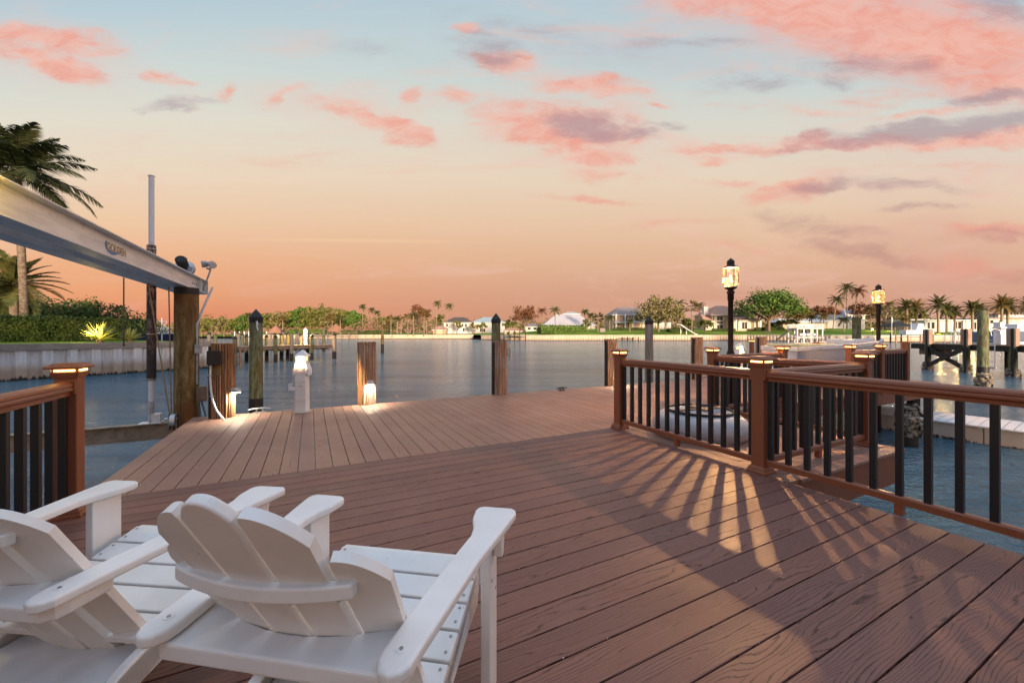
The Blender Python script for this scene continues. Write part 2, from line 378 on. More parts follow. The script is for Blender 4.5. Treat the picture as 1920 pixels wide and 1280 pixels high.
def greenp(n, b):
    tc = n.new('ShaderNodeTexCoord').outputs['Object']
    oi = n.new('ShaderNodeObjectInfo').outputs['Random']
    off = n.new('ShaderNodeVectorMath', operation='ADD'); n.l.new(tc, off.inputs[0]); n.l.new(n.vec(n.m('MULTIPLY', oi, 31.0), 0.0, 0.0), off.inputs[1])
    g = n.noise(n.mapping(off.outputs[0], scale=(7, 7, 1.2)), 2.4, 8, .7, .5); w = n.noise(n.mapping(off.outputs[0], scale=(1,1,.5)), 3.5, 6, .65)
    c = n.ramp(g, [(.3, (.03,.027,.016,1)), (.48, (.12,.13,.07,1)), (.62, (.22,.24,.15,1)), (.8, (.36,.38,.29,1))])
    c = n.mix(n.smooth(w, .48, .62, 0, .75), c, (.13, .085, .04, 1))
    n.l.new(c, b.inputs['Base Color']); n.l.new(n.bump(g, .7, .008), b.inputs['Normal'])
M['greenpile'] = mat('algae_green_wood', None, .9, fn=greenp, spec=.15)
def oldp(n, b):
    tc = n.new('ShaderNodeTexCoord').outputs['Object']
    g = n.noise(n.mapping(tc, scale=(6, 6, 1.0)), 2.4, 8, .7, .5); w = n.noise(n.mapping(tc, scale=(1,1,.6)), 2.2, 6, .65)
    c = n.ramp(g, [(.3, (.045,.027,.012,1)), (.48, (.17,.115,.05,1)), (.62, (.27,.20,.10,1)), (.8, (.38,.31,.20,1))])
    c = n.mix(n.smooth(w, .45, .6, 0, .8), c, (.14, .062, .022, 1))
    n.l.new(c, b.inputs['Base Color']); n.l.new(n.bump(g, .7, .008), b.inputs['Normal'])
M['oldpile'] = mat('brown_mossy_pile_wood', None, .9, fn=oldp, spec=.15)
M['tar'] = mat('black_pile_wrap', (.010, .010, .011), .6, noise_amt=.4, noise_scale=8)
M['darkwood'] = mat('dark_wet_timber', (.035, .028, .022), .8, noise_amt=.5, noise_scale=9)
M['midwood'] = mat('brown_dock_timber', (.20, .14, .10), .8, noise_amt=.45, noise_scale=7)
M['oyster'] = mat('oyster_shell', (.26, .22, .17), .8, noise_amt=.85, noise_scale=14)
M['rope'] = mat('tan_rope', (.36, .25, .16), .8, noise_amt=.3, noise_scale=60)
def seaw(n, b):
    tc = n.new('ShaderNodeTexCoord').outputs['Object']; x, y, z = n.sep(tc)
    g = n.noise(n.mapping(tc, scale=(5, 5, .35)), 2.0, 6, .65); s = n.noise(n.mapping(tc, scale=(1.4, 1.4, .25)), 3.0, 5, .6)
    zz = n.m('ADD', z, n.m('MULTIPLY', n.m('SUBTRACT', g, .5), .7))
    c = n.mix(n.smooth(g, .35, .7), (.80, .78, .77, 1), (.62, .57, .55, 1))
    c = n.mix(n.smooth(zz, -.15, -.7, 0, .75), c, (.42, .25, .13, 1))          # rust and tide stain above the water
    c = n.mix(n.smooth(s, .55, .7, 0, .35), c, (.20, .17, .15, 1))
    c = n.mix(n.smooth(zz, -.93, -1.06), c, (.02, .022, .012, 1))
    n.l.new(c, b.inputs['Base Color'])
M['seawall'] = mat('corrugated_seawall', None, .7, fn=seaw)
def seaw2(n, b):
    tc = n.new('ShaderNodeTexCoord').outputs['Object']; x, y, z = n.sep(tc)
    g = n.noise(n.mapping(tc, scale=(1, 1, .3)), .7, 6, .65)
    c = n.mix(n.smooth(g, .35, .7), (.60, .52, .42, 1), (.50, .40, .30, 1))
    c = n.mix(n.smooth(z, .1, -.6, 0, .5), c, (.5, .30, .16, 1))
    c = n.mix(n.smooth(z, -.75, -1.0), c, (.05, .035, .02, 1))
    n.l.new(c, b.inputs['Base Color'])
M['seawall2'] = mat('pale_far_seawall', None, .8, fn=seaw2)
def foliage(name, dark, light, tip, scale=.6):
    def fn(n, b):
        geo = n.new('ShaderNodeNewGeometry'); tc = n.new('ShaderNodeTexCoord').outputs['Object']
        oi = n.new('ShaderNodeObjectInfo').outputs['Random']
        r = geo.outputs['Random Per Island']
        f = n.noise(tc, scale, 3, .6)
        c = n.mix(n.smooth(r, 0, 1), dark, light)
        c = n.mix(n.smooth(f, .42, .66, 0, .7), c, tip)
        c = n.mix(n.m('MULTIPLY', oi, .25), c, light)
        n.l.new(c, b.inputs['Base Color'])
    return mat(name, None, .75, fn=fn, spec=.2)
M['leaf'] = foliage('green_tree_leaves', (.038,.060,.015,1), (.135,.165,.038,1), (.26,.20,.05,1))
M['leafbright'] = foliage('bright_green_leaves', (.035,.080,.012,1), (.09,.17,.03,1), (.14,.20,.04,1))
M['leafrust'] = foliage('rust_brown_leaves', (.10,.035,.018,1), (.20,.075,.035,1), (.12,.08,.03,1))
M['leafgold'] = foliage('golden_green_leaves', (.09,.08,.025,1), (.20,.17,.06,1), (.28,.25,.12,1))
M['leafpink'] = foliage('bare_pinkish_twigs', (.22,.11,.08,1), (.36,.20,.15,1), (.30,.18,.13,1))
M['palm'] = foliage('palm_fronds', (.030,.045,.014,1), (.09,.105,.035,1), (.14,.11,.03,1))
M['palmwarm'] = foliage('palm_fronds_warm', (.07,.055,.015,1), (.17,.13,.035,1), (.24,.13,.04,1))
M['palmdark'] = foliage('palm_fronds_dark', (.012,.022,.012,1), (.045,.060,.022,1), (.06,.055,.018,1))
M['hedge'] = foliage('hedge_leaves', (.018,.040,.012,1), (.055,.090,.022,1), (.09,.12,.03,1), .8)
M['agave'] = foliage('striped_agave_leaves', (.22,.25,.08,1), (.42,.42,.16,1), (.40,.40,.2,1), 3)
M['trunk'] = mat('palm_trunk', (.30, .22, .16), .85, noise_amt=.45, noise_scale=5)
M['bark'] = mat('tree_bark', (.22, .15, .10), .85, noise_amt=.5, noise_scale=3)
def ringed(n, b):
    tc = n.new('ShaderNodeTexCoord').outputs['Object']; x, y, z = n.sep(tc)
    w = n.m('FRACT', n.m('ADD', n.m('MULTIPLY', z, 5.0), n.m('MULTIPLY', n.noise(tc, 3, 2), .6)))
    g = n.noise(tc, 6, 5, .7)
    c = n.mix(n.smooth(g, .35, .7), (.09, .06, .04, 1), (.24, .19, .15, 1))
    c = n.mix(n.smooth(w, .85, .98, 0, .6), c, (.07, .05, .04, 1))
    n.l.new(c, b.inputs['Base Color']); n.l.new(n.bump(w, .3, .02), b.inputs['Normal'])
M['ringtrunk'] = mat('ringed_palm_trunk', None, .85, fn=ringed)
def grassf(n, b):
    tc = n.new('ShaderNodeTexCoord').outputs['Object']
    f = n.noise(tc, .12, 5, .6); g = n.noise(tc, 3.0, 4, .7)
    c = n.mix(n.smooth(f, .35, .65), (.10, .19, .022, 1), (.20, .29, .040, 1))
    c = n.mix(n.smooth(g, .5, .7, 0, .4), c, (.05, .07, .015, 1))
    n.l.new(c, b.inputs['Base Color'])
M['lawn'] = mat('mown_lawn', None, .9, fn=grassf, spec=.1)
def waterf(n, b):
    tc = n.new('ShaderNodeTexCoord').outputs['Object']
    a = n.noise(n.mapping(tc, scale=(1.0, 1.7, 1)), .9, 5, .55, .3)
    c_ = n.noise(n.mapping(tc, scale=(1.0, 2.2, 1), rot=(0,0,.3)), 4.0, 4, .6, .2)
    d = n.noise(n.mapping(tc, scale=(.25, 1.0, 1), rot=(0,0,.1)), .22, 3, .5)
    h = n.m('ADD', n.m('MULTIPLY', a, .55), n.m('ADD', n.m('MULTIPLY', c_, .42), n.m('MULTIPLY', d, 1.2)))
    n.l.new(n.bump(h, 1.0, .62), b.inputs['Normal'])
    st = n.noise(n.mapping(tc, scale=(.10, .9, 1), rot=(0,0,.05)), 1.1, 6, .65)
    c0 = n.mix(n.smooth(d, .35, .65), (.055, .14, .20, 1), (.10, .205, .275, 1))
    n.l.new(n.mix(n.smooth(st, .35, .68, 0, .75), c0, (.15, .26, .33, 1)), b.inputs['Base Color'])
    b.inputs['Specular Tint'].default_value = (.62, .80, 1.0, 1)
    b.inputs['IOR'].default_value = 1.33
M['water'] = mat('lake_water', None, .11, fn=waterf, spec=.45)
def rock(n, b):
    tc = n.new('ShaderNodeTexCoord').outputs['Object']
    n.l.new(n.mix(n.smooth(n.noise(tc, 2.0, 5, .7), .35, .65), (.10,.075,.055,1), (.42,.34,.26,1)), b.inputs['Base Color'])
M['rock'] = mat('shore_rock', None, .9, fn=rock)
M['glassdark'] = mat('dark_window_glass', (.035, .03, .03), .12, noise_amt=.5, noise_scale=1.0)
M['glasslit'] = mat('lit_window_glass', (.4, .28, .12), .3, emit=(1, .62, .25), estr=.55)
M['wallwhite'] = mat('white_stucco', (.66, .62, .60), .8, noise_amt=.08, noise_scale=1)
M['wallcream'] = mat('cream_stucco', (.66, .52, .38), .8, noise_amt=.08, noise_scale=1)
M['wallpeach'] = mat('peach_stucco', (.58, .40, .29), .8, noise_amt=.1, noise_scale=1)
M['trimwhite'] = mat('white_trim', (.74, .72, .70), .7)
M['roofgrey'] = mat('grey_roof_tiles', (.26, .22, .22), .8, noise_amt=.2, noise_scale=2)
M['roofdark'] = mat('dark_roof_shingles', (.085, .065, .065), .8, noise_amt=.3, noise_scale=2)
M['roofblue'] = mat('pale_blue_metal_roof', (.30, .40, .44), .5, noise_amt=.1, noise_scale=2)
M['roofslate'] = mat('slate_blue_roof', (.13, .15, .17), .6, noise_amt=.2, noise_scale=2)
M['rooftan'] = mat('tan_clay_roof', (.46, .26, .18), .8, noise_amt=.2, noise_scale=2)
M['rooflav'] = mat('pale_grey_metal_roof', (.45, .43, .45), .5, noise_amt=.1, noise_scale=2)
M['thatch'] = mat('palm_thatch', (.34, .17, .11), .95, noise_amt=.35, noise_scale=3)
M['navy'] = mat('navy_hull', (.012, .022, .055), .25)
M['hull'] = mat('white_gelcoat', (.72, .72, .74), .25, noise_amt=.06, noise_scale=3)
M['cushion'] = mat('pale_yellow_cushion', (.62, .55, .28), .6, noise_amt=.15, noise_scale=9)
M['blue'] = mat('blue_canvas', (.10, .14, .20), .8, noise_amt=.2)
M['logoblue'] = mat('blue_decal', (.06, .20, .42), .5)
M['logogold'] = mat('gold_decal', (.50, .34, .14), .5)
M['logodark'] = mat('dark_decal', (.10, .08, .07), .5)
M['pvc'] = mat('white_pvc_pipe', (.66, .66, .70), .35)
M['pvcgrey'] = mat('grey_pvc_conduit', (.42, .42, .43), .5, noise_amt=.3, noise_scale=12)
def sleeve(n, b):
    tc = n.new('ShaderNodeTexCoord').outputs['Object']
    g = n.noise(n.mapping(tc, scale=(1, 1, .35)), 22, 6, .75); z = n.sep(tc)[2]
    k = n.smooth(n.m('ADD', z, n.m('MULTIPLY', n.noise(tc, 2, 2), .8)), .9, 2.6)
    f = n.m('MULTIPLY', n.smooth(g, .48, .56), k)
    n.l.new(n.mix(f, (.045, .032, .03, 1), (.36, .24, .20, 1)), b.inputs['Base Color'])
M['sleeve'] = mat('peeling_dark_sleeve', None, .85, fn=sleeve)
M['bulb'] = mat('glowing_bulb', (1, .8, .5), .4, emit=(1, .80, .50), estr=22.0)
M['bulbfar'] = mat('far_lamp_glow', (1, .6, .2), .4, emit=(1, .55, .15), estr=45.0)
M['coolled'] = mat('cool_white_led', (1, 1, .95), .4, emit=(1, .93, .80), estr=30.0)
M['pedlamp'] = mat('amber_lamp_window', (1, .7, .3), .4, emit=(1, .50, .10), estr=5.0)
M['bronze'] = mat('dark_bronze', (.035, .020, .014), .45, .5, noise_amt=.4, noise_scale=12)
M['bronzelit'] = mat('lamplit_bronze_cage', (.13, .055, .022), .45, .5, noise_amt=.3, noise_scale=12)  # lit copy of the bronze: lantern glow painted into the cage colour
def glow(name, e, st, tr):
    m = bpy.data.materials.new(name); m.use_nodes = True; n = NT(m.node_tree)
    o = n.new('ShaderNodeOutputMaterial'); tp = n.new('ShaderNodeBsdfTransparent'); em = n.new('ShaderNodeEmission'); mx = n.new('ShaderNodeMixShader')
    em.inputs[0].default_value = (*e, 1)
    tc = n.new('ShaderNodeTexCoord').outputs['Object']
    n.l.new(n.m('MULTIPLY', n.smooth(n.noise(tc, 22, 4, .7), .3, .7, .65, 1.25), st), em.inputs[1])
    mx.inputs[0].default_value = 1-tr; n.l.new(tp.outputs[0], mx.inputs[1]); n.l.new(em.outputs[0], mx.inputs[2]); n.l.new(mx.outputs[0], o.inputs[0])
    return m
M['lampglass'] = glow('lit_seeded_glass', (1, .80, .46), .72, .4)
M['lampglass2'] = glow('lit_amber_glass', (1, .66, .20), .8, .4)
M['villafill'] = mat('villa_fill_glow', (.4, .28, .12), .3, emit=(1, .66, .36), estr=2.1)  # glowing panes of the unseen villa, added as warm fill for the chair backs
def point(name, loc, power, col, r=.03, parent=None, spot=None, rot=None, blend=.5):
    d = bpy.data.lights.new(name, 'SPOT' if spot else 'POINT'); d.energy = power; d.color = col; d.shadow_soft_size = r
    if spot: d.spot_size = math.radians(spot); d.spot_blend = blend
    o = bpy.data.objects.new(name, d); COL.objects.link(o); o.location = loc
    if rot: o.rotation_euler = rot
    if parent: o.parent = parent
    return o
# ================================================================= SETTING: water
w = MB(); w.add([(-4000,-60,WZ),(4000,-60,WZ),(4000,6000,WZ),(-4000,6000,WZ)], [(0,1,2,3)])
tag(w.obj('water', M['water']), kind='structure')
w = MB(); w.add([(-4000,-60,WZ-3),(4000,-60,WZ-3),(4000,6000,WZ-3),(-4000,6000,WZ-3)], [(0,1,2,3)])
# ================================================================= deck
def clip(poly, a, b, c):                       # keep a*x+b*y<=c
    out = []
    for i in range(len(poly)):
        p, q = poly[i], poly[(i+1) % len(poly)]
        dp, dq = a*p[0]+b*p[1]-c, a*q[0]+b*q[1]-c
        if dp <= 0: out.append(p)
        if (dp < 0 < dq) or (dq < 0 < dp):
            t = dp/(dp-dq); out.append((p[0]+(q[0]-p[0])*t, p[1]+(q[1]-p[1])*t))
    return out
def boards(name, region, ang, phase, pitch, mat_, gap=.006, z=0.0, th=.026, bevel=.003, parent=None, kind='structure'):
    ca_, sa_ = math.cos(ang), math.sin(ang)    # board direction in (t2,t1)
    nx, ny = -sa_, ca_
    ds = [nx*p[0]+ny*p[1] for p in region]
    k0, k1 = math.floor((min(ds)-phase)/pitch)-1, math.ceil((max(ds)-phase)/pitch)+1
    mb = MB(); uvs = []; seeds = []; rnd = random.Random(int(phase*1000)+len(region)*7+int(ang*100))
    for k in range(k0, k1):
        a, b = phase+k*pitch+gap/2, phase+(k+1)*pitch-gap/2
        poly = clip(clip(region, nx, ny, b), -nx, -ny, -a)
        if len(poly) < 3: continue
        ar = abs(sum(poly[i][0]*poly[(i+1) % len(poly)][1]-poly[(i+1) % len(poly)][0]*poly[i][1] for i in range(len(poly))))/2
        if ar < .002: continue
        n0, v0 = len(mb.f), len(mb.v)
        dzz = rnd.uniform(-.0006, .0006)
        mb.extr(poly, z-th, z+dzz)
        s = rnd.random()
        for f in mb.f[n0:]:
            seeds.append(s)
            for i in f:
                p = mb.v[i]; uvs += [ca_*p.x+sa_*p.y, (nx*p.x+ny*p.y)-a]
    o = mb.obj(name, mat_, parent, bevel=bevel, seg=2, seeds=seeds, uvs=uvs)
    o.rotation_euler = (0, 0, RA) if parent is None else (0, 0, 0)
    if kind: o['kind'] = kind
    return o
B1 = 3.94
boards('deck', [(-1.52,-3.2),(3.47,-3.2),(3.47,B1),(-1.52,B1)], 0.0, 1.2255, (B1-1.2255)/19, M['deck'])
boards('dock_platform', [(-1.513,B1+.004),(14.0,B1+.004),(14.0,7.2),(-1.513,7.2)], math.pi/2, -.042-.1415, .1415, M['deck2'])
boards('deck_landing', [(3.62,1.98),(5.42,1.98),(5.42,B1-.145),(3.62,B1-.145)], math.radians(135)-.0, .0, .1415, M['deck2'])
mb = MB(); uv = []
boards('deck_border', [(3.476,1.85),(3.615,1.85),(3.615,B1-.003),(3.476,B1-.003)], math.pi/2, -3.7, .3, M['deck2'])
boards('deck_border', [(3.62,1.83),(5.56,1.83),(5.56,1.975),(3.62,1.975)], 0.0, 1.8, .3, M['deck2'])
boards('deck_border', [(3.62,B1-.14),(5.56,B1-.14),(5.56,B1-.002),(3.62,B1-.002)], 0.0, 3.7, .3, M['deck2'])
boards('deck_border', [(5.425,1.98),(5.56,1.98),(5.56,B1-.145),(5.425,B1-.145)], math.pi/2, -5.7, .5, M['deck2'])
# fascia boards and framing under the edges
fa = MB()
def fas(x0, y0, x1, y1, z0, z1, t=.03):
    c = ((x0+x1)/2, (y0+y1)/2, (z0+z1)/2); L = math.hypot(x1-x0, y1-y0)
    fa.box(c, (L, t, z1-z0), rz=math.atan2(y1-y0, x1-x0))
fas(-1.50, 3.96, -1.50, 7.16, -.30, -.03); fas(-1.49, 7.165, 13.98, 7.165, -.30, -.03)
fas(3.45, -3.1, 3.45, 3.9, -.32, -.03); fas(-1.49, -3.1, -1.49, 3.9, -.32, -.03); fas(3.48, 1.87, 5.53, 1.87, -.34, -.029); fas(5.53, 1.9, 5.53, 3.9, -.34, -.029)
fas(5.6, 3.98, 13.9, 3.98, -.32, -.03); fas(13.96, 4.0, 13.96, 7.1, -.32, -.03)
o = fa.obj('deck_fascia', M['postbrown'], bevel=.003); o.rotation_euler = (0,0,RA); o['kind'] = 'structure'
fr = MB()
for y in [a*.4 for a in range(-7, 10)]: fr.box((.98, y, -.13), (4.8, .045, .19))
for x in [-1.2+.4*i for i in range(38)]: fr.box((x, 5.55, -.13), (.045, 3.1, .19))
for y in (2.1, 2.5, 2.9, 3.3, 3.7): fr.box((4.5, y, -.13), (1.95, .045, .19))
for x in (-1.1, 1.0, 3.0, 5.2, 8, 11, 13.5):
    for y in (-2.5, .4, 2.2, 4.3, 6.8):
        if x < 4 or y > 4 : fr.tube([(x, y, -3), (x, y, -.24)], .13, 10)
o = fr.obj('deck_framing', M['darkwood']); o.rotation_euler = (0,0,RA); o['kind'] = 'structure'

# ================================================================= railings
def post(label, t2, t1, lit=True, group='lit brown railing posts', cap=True, base=True, ztop=.95, zb=0.0):
    o = thing('railing_post', label, 'railing post', T(t1, t2, 0), RA, group)
    m = MB(); m.box((0, 0, (ztop+zb)/2), (.108, .108, ztop-zb)); m.obj('sleeve', M['postbrown'], o, bevel=.006)
    if base:
        R2 = math.sqrt(2)/2; m = MB()
        m.lathe([(.165*R2, zb), (.165*R2, .018), (.150*R2, .028), (.146*R2, .042), (.118*R2, .062)], 4, smooth=False, ph=math.pi/4); m.obj('base_skirt', M['postbrown'], o, bevel=.002)
    if cap:
        R2 = math.sqrt(2)/2; m = MB()
        m.lathe([(.118*R2, ztop-.035), (.122*R2, ztop-.03), (.136*R2, ztop-.004), (.136*R2, ztop+.004), (.126*R2, ztop+.006), (.126*R2, ztop+.026), (.176*R2, ztop+.028), (.180*R2, ztop+.038), (.166*R2, ztop+.046), (.120*R2, ztop+.060), (.108*R2, ztop+.062)], 4, smooth=False, ph=math.pi/4)
        m.obj('cap', M['postbrown'], o, bevel=.0015)
        if lit:
            for k in range(4):
                m = MB(); Mk = Matrix.Rotation(k*math.pi/2, 4, 'Z')
                m.box((0, .0655, ztop+.016), (.098, .006, .011), Mk); m.obj('light_strip', M['led'], o)
    return o
BAL = {}
def railing(label, a, b, n, group='brown railings with black balusters', start_gap=.06):
    (x0, y0), (x1, y1) = a, b; L = math.hypot(x1-x0, y1-y0); an = math.atan2(y1-y0, x1-x0)
    o = thing('railing', label, 'railing', T(y0, x0, 0), RA+an, group)
    prof = [(-.043,.835),(-.043,.850),(-.036,.856),(-.040,.866),(-.036,.880),(-.022,.892),(0,.896),(.022,.892),(.036,.880),(.040,.866),(.036,.856),(.043,.850),(.043,.835),(.026,.826),(.026,.800),(-.026,.800),(-.026,.826)]
    Mx = Matrix(((0,0,1,0),(1,0,0,0),(0,1,0,0),(0,0,0,1)))
    m = MB(); m.extr(prof, .052, L-.052, Mx); m.obj('top_rail', M['rail'], o, bevel=.002)
    m = MB(); m.box((.060, 0, .856), (.014, .104, .092)); m.obj('rail_bracket', M['rail'], o, bevel=.004)
    m = MB(); m.box((L-.060, 0, .856), (.014, .104, .092)); m.obj('rail_bracket', M['rail'], o, bevel=.004)
    m = MB(); m.extr([(-.026,.075),(-.026,.118),(-.016,.130),(.016,.130),(.026,.118),(.026,.075)], .052, L-.052, Mx); m.obj('bottom_rail', M['rail'], o, bevel=.002)
    m = MB(); m.box((L/2, 0, .037), (.045, .045, .074)); m.obj('foot_block', M['rail'], o)
    if 'b' not in BAL:
        m = MB(); m.box((0, 0, .465), (.036, .036, .70)); BAL['b'] = m.obj('baluster', M['black'], o, bevel=.002); first = BAL['b']
    else:
        first = BAL['b'].copy(); COL.objects.link(first); first.parent = o
    for i in range(n):
        x = L*(i+.62)/(n+.24)
        c = first if i == 0 else first.copy()
        if i: COL.objects.link(c); c.parent = o
        c.location = (x, 0, 0)
    return o
PT = {'P': (3.535, 3.90), 'A': (3.51, 2.10), 'R': (3.505, .27), 'R2': (3.505, -1.56), 'B': (5.33, 3.90), 'C': (5.36, 2.10), 'G': (7.16, 3.92),
      'F': (8.95, 3.72), 'E': (10.15, 3.72), 'D': (11.3, 3.72), 'Q': (-1.425, 3.68), 'Q2': (-1.425, 1.84), 'Q3': (-1.425, 0.0)}
post('lit brown post ending the near railing, beside a grey wooden piling', *PT['P'])
post('large lit brown post in front where two railings meet at the deck edge', *PT['A'])
post('brown post on the right deck edge outside the picture', *PT['R'])
post('brown post on the right deck edge behind the camera', *PT['R2'])
post('lit brown post behind the near railing, standing left of the tall lantern', *PT['B'])
post('lit brown post at the right corner of the small landing, over the water', *PT['C'])
post('lit brown post right of the tall lantern, in front of the white skiff', *PT['G'])
post('lit brown post at the start of the far right railing, behind the landing corner', *PT['F'])
post('lit brown post in the middle of the far right railing', *PT['E'])
post('brown end post without a lit cap at the right end of the far railing', *PT['D'], cap=False, ztop=1.04)
post('tall lit brown post beside the left white chair', *PT['Q'])
post('brown post of the left railing behind the camera', *PT['Q2'])
post('brown post of the left railing, rearmost behind the camera', *PT['Q3'])
railing('brown railing with black balusters along the deck edge, casting fan shaped shadows', PT['P'], PT['A'], 13)
railing('brown railing with black balusters running out of the picture on the right', PT['A'], PT['R'], 13)
railing('brown railing behind the camera on the right deck edge', PT['R'], PT['R2'], 13)
railing('brown railing across the front of the landing, behind the large lit post', PT['A'], PT['C'], 13)
railing('brown railing on the far side of the landing, in front of the white skiff', PT['B'], PT['C'], 13)
railing('brown railing behind the tall lantern at the edge of the boat slip', PT['B'], PT['G'], 13)
railing('left bay of the far right railing, seen edge on', PT['F'], PT['E'], 9)
railing('right bay of the far right railing, seen edge on', PT['E'], PT['D'], 9)
railing('brown railing with black balusters left of the chairs', PT['Q'], PT['Q2'], 13)
railing('brown railing left of the chairs behind the camera', PT['Q2'], PT['Q3'], 13)
# far railing beyond the slip
post('small lit brown post in front of the far seawall, left of the reddish rail', 13.35, 8.3, group='lit brown railing posts')
# walkway on which that far railing stands
boards('side_dock', [(10.0,7.22),(14.4,7.22),(14.4,8.6),(10.0,8.6)], 0.0, 7.2, .1415, M['deck2'])
def tt(px, Y): X = wx(px, Y); return (AX[0]*X+AX[1]*Y, AY[0]*X+AY[1]*Y)
H1, H2 = tt(1441, 12.9), tt(1534, 9.6)
post('lit brown post at the near end of the reddish rail, behind the white skiff', *H2)
railing('reddish brown railing beyond the white skiff, in front of the far water', H1, H2, 13)
# ================================================================= lanterns
def lantern(label, loc, zc, gl, power, base=0.0, rz=.3, low=None):
    o = thing('lamp_post', label, 'lamp post', loc, rz)
    m = MB(); m.tube([(0,0,low if low is not None else base), (0,0,base+.9)], .052, 14); m.lathe([(.060, .86), (.064, .88), (.05, .93), (.040, .95), (.038, zc-.36), (.046, zc-.35), (.046, zc-.26), (.056, zc-.25), (.056, zc-.22), (.034, zc-.20)], 14)
    m.obj('pole', M['bronze'], o)
    m = MB(); m.lathe([(.030, zc-.205), (.088, zc-.17), (.094, zc-.155), (.02, zc-.15)], 16); m.obj('base_cup', M['bronze'], o)
    m = MB(); m.lathe([(.108, zc+.145), (.112, zc+.160), (.070, zc+.180), (.052, zc+.190), (.058, zc+.215), (.052, zc+.26), (.030, zc+.275), (.012, zc+.295), (.004, zc+.30)], 16); m.obj('hood', M['bronze'], o)
    m = MB()
    for k in range(6):
        a = 2*math.pi*k/6
        c, s = math.cos(a), math.sin(a); m.tube([(.060*c,.060*s,zc-.165),(.098*c,.098*s,zc-.12),(.108*c,.108*s,zc-.07),(.108*c,.108*s,zc+.15)], .0055, 6)
    for z in (zc-.10, zc, zc+.12):
        m.tube([(.110*math.cos(2*math.pi*k/24), .110*math.sin(2*math.pi*k/24), z) for k in range(25)], .0045, 5, cap=False)
    m.obj('cage', M['bronzelit'], o)
    m = MB(); m.lathe([(.070, zc-.150), (.092, zc-.12), (.096, zc-.05), (.096, zc+.14)], 24, cap=False); m.obj('glass', gl, o)
    m = MB(); m.lathe([(.004, zc-.035), (.010, zc-.02), (.012, zc), (.009, zc+.02), (.004, zc+.035)], 12); m.obj('bulb', M['bulb'], o)
    point('lamp_light', (0, 0, zc), power, (1.0, .52, .20), .020, parent=o)
    return o
LL = tt(1370, 6.2)
lantern('tall lit bronze lantern on a dark pole, nearer and taller of the two', T(LL[1], LL[0], 0), 2.09, M['lampglass'], 2500, low=-.2, rz=.45)
LP = at(1647, 650, 9.3)
lantern('smaller lit amber lantern on a black pole at the right, beyond the far railing', (LP.x, LP.y, 0), 2.07, M['lampglass2'], 1500, low=-2.5, rz=.2)

# ================================================================= white round tub by the railing
TB = tt(1312, 4.78)
o = thing('round_tub', 'round white tub with a black rim behind the near railing', 'tub', T(TB[1], TB[0], 0), 0)
m = MB(); m.lathe([(.50,.0),(.53,.05),(.535,.12),(.50,.20),(.43,.255),(.36,.28),(.33,.27),(.30,.20),(.29,.19),(.01,.185)], 48, cap=False); m.obj('body', M['tub'], o)
m = MB(); m.tube([(.365*math.cos(2*math.pi*k/40), .365*math.sin(2*math.pi*k/40), .292) for k in range(41)], .016, 8, cap=False); m.obj('rim', M['blackplastic'], o)
m = MB(); m.box((0,0,.30), (.70,.05,.02), rz=.3); m.box((0,0,.31), (.12,.30,.03), rz=.3); m.obj('crossbar', M['midwood'], o, bevel=.004)

